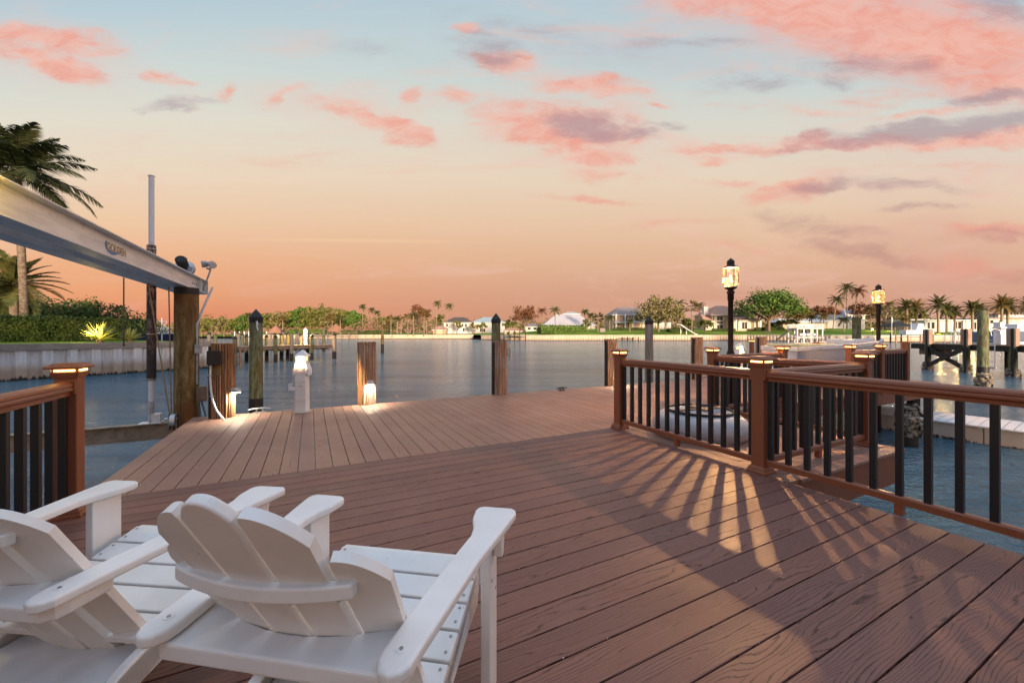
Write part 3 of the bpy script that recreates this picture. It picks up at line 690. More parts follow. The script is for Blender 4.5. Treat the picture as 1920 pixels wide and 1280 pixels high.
# ================================================================= adirondack chairs
def chair(label, loc, rz):
    o = thing('adirondack_chair', label, 'chair', loc, rz, 'white Adirondack chairs on the deck')
    W = M['white']
    def scr(m, p, n=(0,0,1), r=.0045): m.tube([Vector(p), Vector(p)+Vector(n)*.0016], r, 8, smooth=False)
    for s in (1, -1):
        # arm: outer edge nearly straight, inner edge necks in then widens to a paddle
        pts = [(.232,.03),(.234,.005),(.246,-.016),(.266,-.026),(.288,-.020),(.303,.002),(.308,.05),(.345,.36),(.372,.50),(.394,.62),(.400,.66),(.396,.682),(.380,.694),(.282,.694),(.262,.684),(.256,.662),(.262,.60),(.280,.545),(.286,.49),(.276,.42),(.252,.24)]
        pts = [(s*x, y) for x, y in pts]
        m = MB(); m.extr(pts, .560, .587); arm = m.obj('arm', W, o, bevel=.008, seg=3)
        m = MB(); scr(m, (s*.270, .035, .587), r=.011); m.obj('bolt', W, arm)
        m = MB(); scr(m, (s*.270, .035, .5888), r=.004); m.obj('screw', M['screw'], arm)
        # front leg and bracket
        m = MB(); m.box((s*.318, .60, .28), (.032, .105, .558)); leg = m.obj('leg', W, o, bevel=.004)
        m = MB()
        for (yy, zz) in ((.57,.52),(.63,.52),(.57,.40),(.63,.34)): scr(m, (s*.334, yy, zz), (s,0,0), .0055)
        m.obj('screw', M['screw'], leg)
        Mz = Matrix(((0,0,1,0),(1,0,0,0),(0,1,0,0),(0,0,0,1)))
        m = MB(); m.extr([(.565,.558),(.635,.558),(.625,.50),(.605,.465),(.585,.47)], s*.336, s*.366, Mz); m.obj('arm_bracket', W, o, bevel=.004)
        # side stringer which is also the rear leg
        m = MB(); m.extr([(.66,.250),(.68,.300),(.68,.362),(.665,.374),(.20,.262),(-.02,.150),(-.22,.0),(-.36,.0),(-.30,.06),(-.12,.165),(.18,.175),(.55,.245)], s*.232, s*.264, Mz)
        m.obj('side_stringer', W, o, bevel=.005)
    # seat slats follow the stringer's top edge
    def top(y): return .378+(y-.68)*(.378-.262)/(.48)
    sl = math.atan2(.378-.262, .48)
    for i in range(5):
        y = .645-i*.0885
        m = MB(); m.box((0, y, top(y)+.012), (.536, .082, .022), rx=sl); q = m.obj('seat_slat', W, o, bevel=.004, seg=3)
        m = MB()
        for s in (1, -1):
            for d in (-.022, .022): scr(m, (s*.250, y+d, top(y+d)+.0235))
        m.obj('screw', M['screw'], q)
    m = MB(); m.box((0, .694, top(.69)-.028), (.536, .022, .090)); m.obj('front_apron', W, o, bevel=.004)
    # fan back: five slats on a shallow arc, widening upwards, each with a rounded top
    zb, lean = .20, math.atan2(.220, .365)
    H = [.700, .832, .862, .832, .700]
    for i in range(5):
        k = i-2
        wb, wt = .074, .0975
        h = H[i]; cxb, ang = k*.0855, -k*.026
        base = Vector((cxb, .300+.055*(cxb/.2)**2, zb))
        # slat local frame: a = sideways, b = up the slat, c = thickness
        up = Vector((math.sin(-ang)*1.0, -math.sin(lean)*math.cos(ang), math.cos(lean)*math.cos(ang))).normalized()
        yaw = k*.15
        side = Vector((math.cos(yaw), math.sin(yaw)*.9, 0)); side = (side-up*side.dot(up)).normalized(); nrm = side.cross(up)
        Mf = Matrix((side, up, nrm)).transposed().to_4x4(); Mf.translation = base
        pts = [(-wb/2, 0), (wb/2, 0)]
        skew = k*.060
        hl, hr = h-abs(min(0,-skew))*1.3, h-abs(min(0,skew))*1.3
        wl = wt/2; r0 = .055
        # top arc as half-ellipse, its shoulder lower on the outer side
        for j in range(17):
            a = math.pi*j/16; x = wl*math.cos(a); q_ = x/wl*(1 if k >= 0 else -1)
            if k == 0: yy = h-.045*abs(q_)**2.4
            else: yy = h-.085*((q_+1)/2)**2.0-(.012 if q_ < -.97 else 0)
            pts.append((x, yy))
        m = MB(); m.extr(pts, -.011, .011, Mf); m.obj('back_slat', W, o, bevel=.005, seg=3)
    # lower rear plank carrying the arms, curved against the slats
    fr_ = [(x, .072+1.25*x*x) for x in [(-.245+.035*i) for i in range(15)]]
    pts = [(-.286,.045),(-.278,.020),(-.255,.004),(.255,.004),(.278,.020),(.286,.045),(.286,.14),(.27,.155)]+fr_[::-1]+[(-.27,.155),(-.286,.14)]
    m = MB(); m.extr(pts, .518, .557); m.obj('rear_plank', W, o, bevel=.007, seg=3)
    # upper curved cleat
    zc = .722; yb = .288-(zc-zb)*math.tan(lean)
    cur = [(-.195+.0325*i) for i in range(13)]
    pts = [(x, yb-.004+1.0*x*x) for x in cur]+[(x, yb-.028+1.0*x*x) for x in cur[::-1]]
    m = MB(); m.extr(pts, zc-.015, zc+.015); q = m.obj('upper_cleat', W, o, bevel=.005, seg=3)
    m = MB()
    for x in (-.17,-.085,0,.085,.17): scr(m, (x, yb-.018+1.0*x*x, zc-.0165), (0,0,1), .006)
    m.obj('screw', M['screw'], q)
    # curved lower rear board between the stringers
    cur = [(-.228+.038*i) for i in range(13)]
    pts = [(x, .270+1.3*x*x) for x in cur]+[(.228,.13),(-.228,.13)]
    m = MB(); m.extr(pts, .215, .24); m.obj('rear_seat_board', W, o, bevel=.005)
    m = MB(); m.box((0, .10, .16), (.462, .024, .11), rx=-.35); q = m.obj('lower_crossbar', W, o, bevel=.006)
    return o
chair('white Adirondack chair in front, whole fan back seen from behind', (-.489, .787, 0), math.radians(-9.4))
chair('white Adirondack chair at the left edge, partly cut off and beside the railing', (-1.372, .955, 0), math.radians(-5.6))

# ================================================================= pilings
def staves(label, px, base_t1, t2, r, ztop, matn='stave', seed=1, name='dock_piling', rub=True, group='pilings faced with wooden staves along the dock edge'):
    o = thing(name, label, 'piling', T(base_t1, t2, 0), RA, group); rnd = random.Random(seed)
    m = MB(); n = 25; k = 0
    ang = 0
    while ang < 2*math.pi-.08:
        wd = rnd.uniform(.20, .34); wd = min(wd, 2*math.pi-ang)
        rr = r*rnd.uniform(.93, 1.02); zt = ztop-rnd.uniform(0, .006)
        g = .03
        pts = []
        for q in range(5):
            a = ang+g+(wd-2*g)*q/4; rb = rr*(1-.10*abs(q/2-1)**2); pts.append((rb*math.cos(a), rb*math.sin(a)))
        pts += [(r*.62*math.cos(ang+wd-g), r*.62*math.sin(ang+wd-g)), (r*.62*math.cos(ang+g), r*.62*math.sin(ang+g))]
        # wavy stave in three vertical runs
        zs = [-2.2, -.4, .2, .6, ztop-.12, zt]
        offs = [1+rnd.uniform(-.02,.02) for _ in zs]
        vs = [(x*offs[j], y*offs[j], zs[j]) for j in range(len(zs)) for x, y in pts]; L = len(pts)
        fs = [tuple(range(L))[::-1], tuple(range((len(zs)-1)*L, len(zs)*L))]+[(j*L+i, j*L+(i+1) % L, (j+1)*L+(i+1) % L, (j+1)*L+i) for j in range(len(zs)-1) for i in range(L)]
        m.add(vs, fs); ang += wd
    m.obj('staves', M[matn], o)
    m = MB(); m.lathe([(r*.9, -3), (r*.88, ztop-.03), (r*.80, ztop-.012)], 20, smooth=False); m.obj('core', M['greypile'] if matn == 'stave' else M['darkwood'], o)
    if rub:
        m = MB(); m.box((-r*1.0, -r*.10, ztop/2-.35), (.035, .06, ztop+.62), rz=.1); m.obj('rubbing_strip', M['tar'], o, bevel=.004)
    return o
def shade_light(par, ang, r, power, wide=95, z=.37):
    """small hooded down light fixed to the side of a piling"""
    c, s = math.cos(ang), math.sin(ang)
    Mh = Matrix.Translation((c*(r+.005), s*(r+.005), z)) @ Matrix.Rotation(ang-math.pi/2, 4, 'Z')
    m = MB(); m.extr([(0,-.005),(.0,.055),(.05,.05),(.095,.03),(.10,0.02),(.10,-.005)], -.045, .045, Mh @ Matrix(((0,0,1,0),(1,0,0,0),(0,1,0,0),(0,0,0,1)))); h = m.obj('lamp_hood', M['pvcgrey'], par, bevel=.004)
    m = MB(); m.box((0, .05, -.010), (.078, .075, .006), Mh); m.obj('led_panel', M['coolled'], h)
    p = Mh @ Vector((0, .055, -.02))
    point('hood_light', p, power, (1, .88, .66), .02, parent=par, spot=168, rot=(math.radians(14)*math.sin(ang)*-1+0, math.radians(14)*math.cos(ang), 0), blend=.6)
p1 = staves('brown stave piling carrying a black box and cable, left of the green piling', 421, 7.02, -1.13, .150, 1.07, 'stavewarm', 3, rub=True)
p2 = staves('light brown stave piling with a lit lamp on its right foot', 690, 7.22, .87, .155, 1.07, 'stave', 5, rub=False)
p3 = staves('grey stave piling at the middle of the deck edge, with a cleat on its side', 937, 7.23, 3.40, .150, 1.07, 'stave', 8)
p4 = staves('grey stave piling left of the first lit railing post', 1147, 7.2, 6.25, .150, 1.09, 'stave', 11)
p5 = staves('grey stave piling with rope marks, behind the first railing', 1299, 7.25, 9.27, .150, 1.12, 'stave', 14)
p6 = staves('grey stave piling farthest along the dock, right of the tall lantern', 1421, 7.3, 12.2, .150, 1.12, 'stave', 18)
# camera side of each piling is local -y (towards the deck)
shade_light(p1, math.radians(-32), .15, 40)
shade_light(p2, math.radians(-82), .155, 42)
shade_light(p4, math.radians(-60), .15, 45)
# things fixed on the first piling
bx = thing('junction_box', 'square black box on the front of the brown stave piling', 'electrical box', T(7.02, -1.13, 0), RA-.35)
m = MB(); m.extr(rounded(-.088,-.1,.088,.1,.012), 0, .07, Matrix.Translation((0,-.155,.87)) @ Matrix.Rotation(math.pi/2, 4, 'X')); m.obj('case', M['blackplastic'], bx, bevel=.006)
m = MB(); m.box((0,-.145,.70), (.10,.03,.16)); m.obj('backing_board', M['oldpile'], bx)
m = MB(); path = [(-.06,-.175,.78),(-.065,-.18,.6),(-.055,-.18,.42),(-.03,-.19,.28),(.03,-.21,.14),(.10,-.23,.06),(.16,-.26,.015)]
m.tube(path, .014, 10); m.obj('conduit', M['pvc'], bx)
m = MB()
for z, x in ((.62,-.065),(.33,-.045)): m.tube([(x-.03,-.165,z),(x-.02,-.2,z),(x+.02,-.2,z),(x+.03,-.165,z)], .006, 6)
m.tube([(-.13,-.12,.60),(-.13,-.155,.60)], .006, 6); m.obj('clamp', M['steel'], bx)
def cleat(label, M_, parentloc=None, group=None, matn='steel', s=1.0):
    o = thing('mooring_cleat', label, 'cleat', (0,0,0), 0, group); o.matrix_world = M_
    m = MB(); m.tube([(-.15*s,0,.050*s),(-.10*s,0,.062*s),(0,0,.066*s),(.10*s,0,.062*s),(.15*s,0,.050*s)], [.007*s,.012*s,.014*s,.012*s,.007*s], 10); m.obj('horn', M[matn], o)
    m = MB(); m.box((-.04*s,0,.03*s), (.020*s,.026*s,.06*s)); m.box((.04*s,0,.03*s), (.020*s,.026*s,.06*s)); m.extr(rounded(-.08*s,-.026*s,.08*s,.026*s,.012*s), 0, .012*s); m.obj('base', M[matn], o, bevel=.002)
    return o
cp = tt(487, 6.11); cleat('galvanised cleat on the deck edge in front of the green piling', Matrix.Translation(T(cp[1]-.03, cp[0], .0)) @ Matrix.Rotation(RA, 4, 'Z'))
cp = tt(1052, 8.45); cleat('small dark cleat on the deck edge right of the middle piling', Matrix.Translation(T(cp[1]-.02, cp[0], .0)) @ Matrix.Rotation(RA+.1, 4, 'Z'), matn='darkwood')
def wall_cleat(label, t2, t1, z, ang, s=1.0, matn='greypile', off=.15):
    d = Vector((math.cos(ang), math.sin(ang), 0)); x = Vector((0,0,1)); y = d.cross(x)
    Mw = Matrix((x, y, d)).transposed().to_4x4(); Mw.translation = T(t1, t2, z)+d*off
    cleat(label, Mw, s=s, matn=matn)
wall_cleat('weathered wooden cleat on the right side of the brown stave piling', -1.13, 7.02, .83, math.radians(12), 1.15, 'rope')
wall_cleat('dark cleat on the right side of the middle grey piling', 3.40, 7.23, .84, math.radians(5), .95, 'steel')
# round green pilings standing in the water
def gpile(label, px, Y, r, ztop, cap=True, matn='greenpile', wrap=None, name='piling', group='round pilings in the water', zb=-2.6, pos=None):
    X = wx(px, Y); o = thing(name, label, 'piling', (X, Y, 0), random.uniform(0, 6), group)
    m = MB(); m.lathe([(r*1.03, zb), (r*1.02, 0), (r*.98, ztop-.02), (r*.9, ztop)], 18); m.obj('shaft', M[matn], o)
    if cap:
        m = MB(); m.lathe([(r*1.06, ztop-.10), (r*1.08, ztop-.0), (r*1.02, ztop+.02), (r*.55, ztop+.10), (r*.12, ztop+.17), (0.005, ztop+.18)], 18, smooth=False); m.obj('cap', M['tar'], o)
    if wrap: m = MB(); m.lathe([(r*1.06, wrap[0]), (r*1.06, wrap[1])], 18); m.obj('wrap', M['tar'], o)
    return o
g1 = gpile('tall round green piling with black cone cap and a white figure on it', 480, 8.4, .125, 1.55, wrap=(-2.6, -.15))
m = MB()   # small white carved figure
m.tube([(0,0,.02),(.012,-.004,-.02),(-.006,-.006,-.06),(.012,-.004,-.10),(.02,0,-.15),(.005,0,-.19)], [.014,.022,.016,.018,.010,.004], 8)
m.tube([(0,0,.02),(.004,0,.05)], [.013,.010], 8); m.tube([(.012,0,-.01),(-.03,0,.02),(-.022,0,.055)], .006, 6); m.tube([(-.004,0,-.05),(.03,0,-.03)], .006, 6)
o = m.obj('figure', M['paint']); o.location = at(482, 606, 8.26); tag(o, 'small white lizard shaped ornament hung on the green piling', 'ornament')
gpile('round green piling with black cap rising behind the middle grey piling', 930, 11.0, .125, 1.60)
gpile('slim green piling with black cap between the first railing and the tall lantern', 1217, 13.0, .13, 1.62, matn='greypile')
gpile('flat topped green piling right of the white skiff, without a cap', 1606, 14.5, .13, 1.83, cap=False)
bp = gpile('tall flat topped green piling with oysters at its foot, at the right dock', 1843, 17.6, .18, 2.25, cap=False, wrap=(-2.6, -.25))
gpile('slender orange banded piling alone in the open water', 717, 47, .17, 1.45, cap=False, matn='oldpile', wrap=(-2.6, .0))

# ================================================================= dock pedestals
def pedestal(label, loc, rz):
    o = thing('dock_pedestal', label, 'dock pedestal', loc, rz, 'white power pedestals on the deck')
    R = math.sqrt(2)/2; Pn = M['paint']
    m = MB(); m.box((0,0,.006), (.19,.17,.012)); b = m.obj('base_plate', M['steel'], o, bevel=.002)
    m = MB()
    for s in (1,-1):
        for q in (1,-1): m.tube([(s*.078,q*.068,.012),(s*.078,q*.068,.024)], .008, 6, smooth=False)
    m.obj('bolt', M['steel'], b)
    m = MB(); m.lathe([(.155*R,.012),(.145*R,.62)], 4, smooth=False, ph=math.pi/4); m.obj('column', Pn, o, bevel=.005)
    m = MB(); m.box((0,-.0755,.33), (.118,.004,.26)); m.box((0,-.0765,.17), (.112,.004,.05)); q = m.obj('front_panel', Pn, o, bevel=.0015)
    m = MB(); m.box((0,-.079,.415), (.07,.004,.008)); m.box((0,-.0785,.475), (.125,.004,.004)); m.box((0,-.0785,.195), (.125,.003,.003)); m.obj('vent', M['screw'], q)
    m = MB(); m.extr([(-.115,.57),(-.115,.66),(-.075,.755),(.075,.755),(.115,.66),(.115,.57),(.075,.60),(-.075,.60)], -.072, .072, Matrix(((1,0,0,0),(0,0,-1,0),(0,1,0,0),(0,0,0,1)))); m.obj('socket_hood', Pn, o, bevel=.005)
    m = MB(); m.box((0,-.078,.655), (.118,.014,.082)); m.obj('cover_flap', M['hull'], o, bevel=.004)
    m = MB(); m.box((0,0,.776), (.125,.125,.044)); 
    for s in (1,-1):
        for q in (1,-1): m.box((s*.056,q*.056,.832), (.012,.012,.072))
    m.obj('lamp_housing', Pn, o, bevel=.002)
    m = MB(); m.lathe([(.175*R,.866),(.168*R,.876),(.004,.968)], 4, smooth=False, ph=math.pi/4); m.obj('roof', Pn, o, bevel=.002)
    m = MB(); m.box((0,0,.830), (.094,.094,.054)); m.obj('lamp_window', M['pedlamp'], o)
    m = MB(); m.box((-.125,0,.36), (.11,.10,.006)); m.box((-.178,0,.40), (.008,.11,.10)); m.box((-.125,-.045,.375),(.11,.006,.05)); m.obj('hose_hanger', Pn, o, bevel=.002)
    m = MB(); m.tube([(-.07,0,.22),(-.115,0,.22),(-.125,0,.19)], .009, 8); m.tube([(-.105,0,.22),(-.105,0,.255)], .006, 6); m.box((-.105,0,.258),(.035,.008,.006)); m.obj('faucet', M['steel'], o)
    point('lamp_light', (0,-.12,.835), 480, (1,.56,.20), .03, parent=o, spot=100, rot=(math.radians(66), 0, 0), blend=.5)
    return o
pd = tt(567, 6.09)
pedestal('white power pedestal with amber lamp, nearest the green piling on the deck', T(pd[1]-.02, pd[0], 0), .10)
pd = tt(1386, 10.8)
pedestal('far white power pedestal with glowing lamp behind the tall lantern pole', T(pd[1], pd[0], 0), .45)

# ================================================================= boat lift on the left
def Lf(t1, t2, z): return T(t1, t2, z)
o = thing('boat_lift_beam', 'long aluminium boat lift beam with a maker\'s logo, running from the left edge to the old pile', 'boat lift', T(0, 0, 0), RA)
def ibeam(m, x, y0, y1, zb, h, wf, tw=.014, tf=.012):
    m.box((x, (y0+y1)/2, zb+tf/2), (wf, y1-y0, tf)); m.box((x, (y0+y1)/2, zb+h-tf/2), (wf, y1-y0, tf)); m.box((x, (y0+y1)/2, zb+h/2), (tw, y1-y0-.002, h-2*tf-.001))
m = MB(); ibeam(m, -1.70, .6, 8.72, 1.905, .235, .15); 
for y in (8.35,): m.box((-1.70, y, 2.02), (.13, .012, .20))
m.obj('front_beam', M['alu'], o, bevel=.002)
m = MB(); ibeam(m, -1.985, .6, 8.72, 1.905, .235, .15); m.obj('rear_beam', M['alu'], o, bevel=.002)
m = MB()
for y in (1.5, 3.6, 5.7, 7.75): m.box((-1.84, y, 2.02), (.13, .05, .18))
m.obj('spacer', M['alu'], o)
m = MB(); m.box((-1.84, 8.73, 2.02), (.44, .012, .235)); m.obj('end_plate', M['alu'], o)
m = MB()
for y in (8.0, 8.12, 8.24): m.tube([(-1.694+.0,y,2.02),(-1.680,y,2.02)], .012, 6, smooth=False)
m.obj('bolt', M['screw'], o)
m = MB(); m.tube([(-1.84, .8, 2.20), (-1.84, 8.2, 2.20)], .024, 10); m.obj('drive_pipe', M['steel'], o)
def mtext(body, size, matn, name, parent, Mw, ext=.001):
    cu = bpy.data.curves.new('txt', 'FONT'); cu.body = body; cu.size = size; cu.extrude = ext; cu.align_x = 'CENTER'
    ob = bpy.data.objects.new('txt', cu); me = bpy.data.meshes.new_from_object(ob)
    bpy.data.objects.remove(ob); me.name = name; me.materials.clear(); me.materials.append(M[matn])
    q = bpy.data.objects.new(name, me); COL.objects.link(q); q.parent = parent; q.matrix_local = Mw; return q
Mt = Matrix(((0,0,1,-1.6915),(1,0,0,5.22),(0,1,0,1.997),(0,0,0,1)))
lg = mtext('GOLDEN', .105, 'logogold', 'logo_lettering', o, Mt)
mtext('GOLDEN', .105, 'logodark', 'logo_shadow', o, Matrix(((0,0,1,-1.6925),(1,0,0,5.228),(0,1,0,1.991),(0,0,0,1))))
m = MB(); arc = [(5.12+.15*math.cos(a), 2.035+.072*math.sin(a)) for a in [math.radians(150+i*12) for i in range(17)]]; arc2 = [(5.135+.13*math.cos(a), 2.045+.052*math.sin(a)) for a in [math.radians(150+i*12) for i in range(17)]]
m.extr([(y, z) for y, z in arc]+[(y, z) for y, z in arc2[::-1]], -1.6925, -1.6905, Matrix(((0,0,1,0),(1,0,0,0),(0,1,0,0),(0,0,0,1)))); m.obj('logo_swoosh', M['logoblue'], o)
q = thing('floodlight', 'small yellow floodlight under the top flange of the lift beam', 'light', T(3.20, -1.58, 2.08), RA)
m = MB(); m.lathe([(.03,0),(.035,.02),(.02,.03)], 12); m.bar((0,0,.02),(-.11,-.06,.02),.015,.015); m.obj('housing', M['bronze'], q)
point('flood', (.0,.03,-.03), 13, (1,.58,.03), .02, parent=q)
# motor on the beam
q = thing('lift_motor', 'grey round gear motor sitting on the end of the lift beam', 'motor', T(8.05, -1.80, 2.14), RA)
Mx = Matrix.Translation((0,0,.11)) @ Matrix.Rotation(math.radians(62), 4, 'X')
m = MB(); m.lathe([(.02,-.03),(.135,-.03),(.14,-.02),(.14,.03),(.12,.045),(.06,.05)], 24, Mx, smooth=False); m.obj('gear_wheel', M['steel'], q, bevel=.003)
m = MB(); m.lathe([(.06,.05),(.075,.06),(.075,.24),(.06,.26)], 16, Mx); m.obj('motor_body', M['tar'], q)
m = MB(); m.tube([(-.03,0,.25),(-.03,0,.285),(.03,0,.285),(.03,0,.25)], .008, 6); m.tube([(.08,-.02,.13),(.08,-.09,.10)], .042, 14); m.obj('cap', M['steel'], q)
# spotlights and conduit
sp = T(8.55, -1.66, 2.05); q = thing('spotlight', 'pair of grey swivel spotlights on a conduit above the end of the lift beam', 'spotlight', sp, 0)
pole_top = at(395, 505, sp.y)-sp
m = MB(); m.tube([(0,0,-.1), tuple(pole_top)], .014, 10); m.obj('arm', M['pvcgrey'], q)
for (dxp, dyp, tx) in ((-15, 10, -1.0), (4, 8, .8)):
    c = at(395+dxp*.6, 495, sp.y)-sp
    d = Vector((.75*tx, -.55, -.15 if tx < 0 else -.45)).normalized()
    m = MB(); Mh = frame(c, d); m.lathe([(.02,-.07),(.035,-.06),(.04,-.02),(.055,.0),(.06,.06),(.052,.062)], 16, Mh); hd = m.obj('lamp_head', M['pvcgrey'], q)
    m = MB(); m.lathe([(.002,.064),(.05,.063)], 16, Mh); m.obj('lens', M['hull'], hd)
m = MB(); m.tube([pole_top, tuple(Vector((-.055,-.02,-.01))+pole_top+Vector((0,0,.03)))], .02, 8); m.obj('knuckle', M['steel'], q)
# the old pile under the beam
o = thing('lift_pile', 'thick brown mossy pile under the end of the lift beam', 'piling', T(7.58, -1.67, 0), RA)
m = MB(); m.lathe([(.165,-3),(.160,-1),(.152,.5),(.150,1.6),(.148,1.902)], 28); m.obj('shaft', M['oldpile'], o)
m = MB(); m.lathe([(.152,1.80),(.154,1.895)], 28); m.obj('band', M['tar'], o)
q = thing('power_conduit', 'grey conduit with junction boxes running down the right side of the old pile', 'conduit', T(7.50, -1.70, 0), RA)
c0 = [(.30, .95, 1.95), (.26,.60,1.70), (.19,.10,1.5), (.175,-.02,1.2), (.175,-.03,.3), (.175,-.03,-.1)]
m = MB(); m.tube([(.20,.9,2.0),(.185,.3,1.6),(.172,.0,1.35),(.172,-.02,.45)], .017, 10); m.obj('pipe', M['pvcgrey'], q)
m = MB(); m.box((.195,-.02,.98), (.085,.07,.14)); m.obj('upper_box', M['pvcgrey'], q, bevel=.005)
m = MB(); m.box((.235,-.02,.30), (.13,.07,.22)); m.obj('lower_box', M['midwood'], q, bevel=.005)
m = MB(); m.tube([(.20,-.02,.19),(.215,-.02,-.02),(.20,.0,-.5)], .012, 8); m.tube([(.23,-.02,.19),(.28,0,-.05),(.30,0,-.6)], .012, 8); m.obj('cable', M['blue'], q)
# lift cables
q = thing('lift_cable', 'pair of tan lift cables hanging from the beam to the cradle pulley', 'cable', T(0,0,0), RA)
for (a, b) in (((-1.86,7.50,1.90),(-1.835,7.52,.02)), ((-1.98,7.1,1.90),(-1.85,7.50,.02))):
    m = MB(); m.tube([a, b], .0085, 6); m.obj('strand', M['rope'], q)
q = thing('pulley_block', 'weathered pulley block where the cables meet the cradle', 'pulley', T(7.46, -1.80, -.06), RA)
m = MB(); m.tube([(-.03,0,.0),(.03,0,.0)], .085, 18, smooth=False); m.tube([(-.10,0,.02),(.08,0,.02)], .018, 8); m.obj('wheel', M['alu'], q, bevel=.003)
m = MB(); m.box((-.045,0,-.02), (.012,.10,.24)); m.box((.045,0,-.02), (.012,.10,.24)); m.obj('side_plate', M['steel'], q, bevel=.004)
# cradle beam with guide post
CB = 7.55
o = thing('lift_cradle', 'low aluminium cradle beam just above the water, between the left post and the old pile', 'boat lift', T(CB, 0, 0), RA)
zt = -.10; m = MB(); m.box((-3.9, 0, zt-.006), (4.2,.15,.012)); m.box((-3.9,0,zt-.115), (4.199,.012,.206)); m.box((-3.9,0,zt-.224), (4.2,.15,.012)); m.obj('beam', M['oldalu'], o, bevel=.002)
gx = None
# guide post position: on the cradle line at px 286
def on_line(px, t1):
    k = (px-CX)/F
    return (-AY[0]*t1+k*AY[1]*t1)/(AX[0]-k*AX[1])
gt2 = on_line(284, CB); gp = T(CB, gt2, 0)
q = thing('guide_post', 'tall white pipe guide post with a dark sleeve, standing on the cradle', 'guide post', gp, RA)
Yg = gp.y
m = MB(); m.tube([(0,0,zt),(0,0,wz(752, Yg))], .036, 12); m.obj('lower_pipe', M['pvcgrey'], q)
m = MB(); m.tube([(0,0,wz(752, Yg)),(0,0,wz(712, Yg)),(0,0,wz(461, Yg)),(0,0,wz(331, Yg))], .034, 14, cap=True); m.lathe([(.04, wz(331,Yg)), (.042, wz(331,Yg)+.008), (.036, wz(331,Yg)+.014)], 14); m.obj('pipe', M['pvc'], q)
m = MB(); m.lathe([(.056, wz(712,Yg)), (.054, wz(460,Yg))], 16, smooth=True); m.obj('sleeve', M['sleeve'], q)
for y_ in (467, 626, 710): m = MB(); m.lathe([(.058, wz(y_,Yg)-.006), (.058, wz(y_,Yg)+.006)], 16); m.obj('strap', M['steel'], q)
m = MB(); m.box((.06,0,zt+.07), (.10,.10,.14)); m.box((0,0,zt+.01),(.26,.17,.012)); m.obj('bracket', M['alu'], q, bevel=.002)
o = thing('mooring_pole', 'thin dark pole rising from the left bank to the lift beam', 'pole', at(232, 650, 22.5)-Vector((0,0,0)), 0)
o.location.z = .7
m = MB(); m.tube([(0,0,-.2),(0,0,3.7)], .035, 8); m.obj('shaft', M['darkwood'], o)
# ================================================================= seawalls and land
def seawall(name, label, pts, ztop, zbot, period, amp, matn, capn=None, caph=.33, capw=.45, kind=None):
    """corrugated sheet wall along a polyline; front is on the right hand side of the walk"""
    o = thing(name, label, 'seawall'); m = MB(); cp = MB()
    for i in range(len(pts)-1):
        a, b = Vector((*pts[i], 0)), Vector((*pts[i+1], 0)); d = (b-a); L = d.length; d.normalize(); n_ = Vector((d.y, -d.x, 0))
        k = max(1, round(L/period)); p = L/k; prof = []
        for j in range(k):
            for (s, h) in ((0, 0), (.40, 0), (.50, 1), (.90, 1)): prof.append((j*p+s*p, h*amp))
        prof.append((L, 0))
        vs = []
        for s, h in prof:
            q = a+d*s+n_*h; vs += [(q.x, q.y, zbot), (q.x, q.y, ztop-caph*.5)]
        m.add(vs, [(2*j, 2*j+2, 2*j+3, 2*j+1) for j in range(len(prof)-1)])
        ca0, ca1 = a-n_*(capw-amp-.08)-d*.0, b-n_*(capw-amp-.08)+d*.02
        segs = max(1, round(L/3.6))
        for j in range(segs):
            s0, s1 = a+d*(L*j/segs+.004), a+d*(L*(j+1)/segs-.004)
            M_ = frame(s0+n_*(amp+.08-capw/2)+Vector((0,0,ztop-caph/2)), s1-s0)
            cp.box((0, 0, (s1-s0).length/2), (capw, caph, (s1-s0).length), M_)
    m.obj('sheet_piles', M[matn], o); cp.obj('cap_timber', M[capn or matn], o)
    if kind: o['kind'] = kind
    return o
SW = [(-38.5, -6.0), (-24.8, 19.2), (-20.55, 27.0)]
seawall('seawall', 'corrugated seawall with a grey timber cap on the left bank', SW, .72, -2.4, .90, .16, 'seawall', 'capwood')
def sheet(name, rings, matn, kind='structure'):
    """rings: list of polylines with equal counts of 3D points"""
    m = MB(); n = len(rings[0])
    vs = [p for r in rings for p in r]
    m.add(vs, [(i*n+j, i*n+j+1, (i+1)*n+j+1, (i+1)*n+j) for i in range(len(rings)-1) for j in range(n-1)], None, False)
    o = m.obj(name, M[matn]); o['kind'] = kind; return o
sheet('left_bank', [[(-38.6,-6,.60),(-25.05,19.2,.60),(-20.75,27.1,.60),(-22.5,29.0,-.3)], [(-44,-6,.75),(-30,20,.75),(-26,29,.72),(-30,32,-.3)], [(-140,-6,1.0),(-90,35,1.0),(-70,42,.8),(-60,44,-.3)], [(-160,-6,1.0),(-160,60,1.0),(-120,62,.8),(-70,60,-1.5)]], 'lawn')
SH = [(-900,260),(-300,245),(0,235),(200,225),(370,214),(430,208),(478,200),(482,174),(600,173),(730,175),(800,178),(888,178),(902,158),(960,140),(1040,137),(1250,137),(1400,137),(1500,126),(1560,119),(1640,112),(1800,108),(1920,106),(2300,100),(3400,92)]
def slope(px): return max(0, min(1, (px-960)/80))*max(0, min(1, (1720-px)/120))
R = []
for off, base, s_ in ((0, .84, 0), (3, .95, .0), (12, 1.2, .75), (26, 1.5, 1.75), (60, 1.9, 1.9), (420, 2.4, 1.9)):
    R.append([(wx(px, Z+off), Z+off, (base if px > 480 else base*.35+(-.4 if off == 0 else 0))+s_*slope(px)) for px, Z in SH])
sheet('far_shore', R, 'lawn')
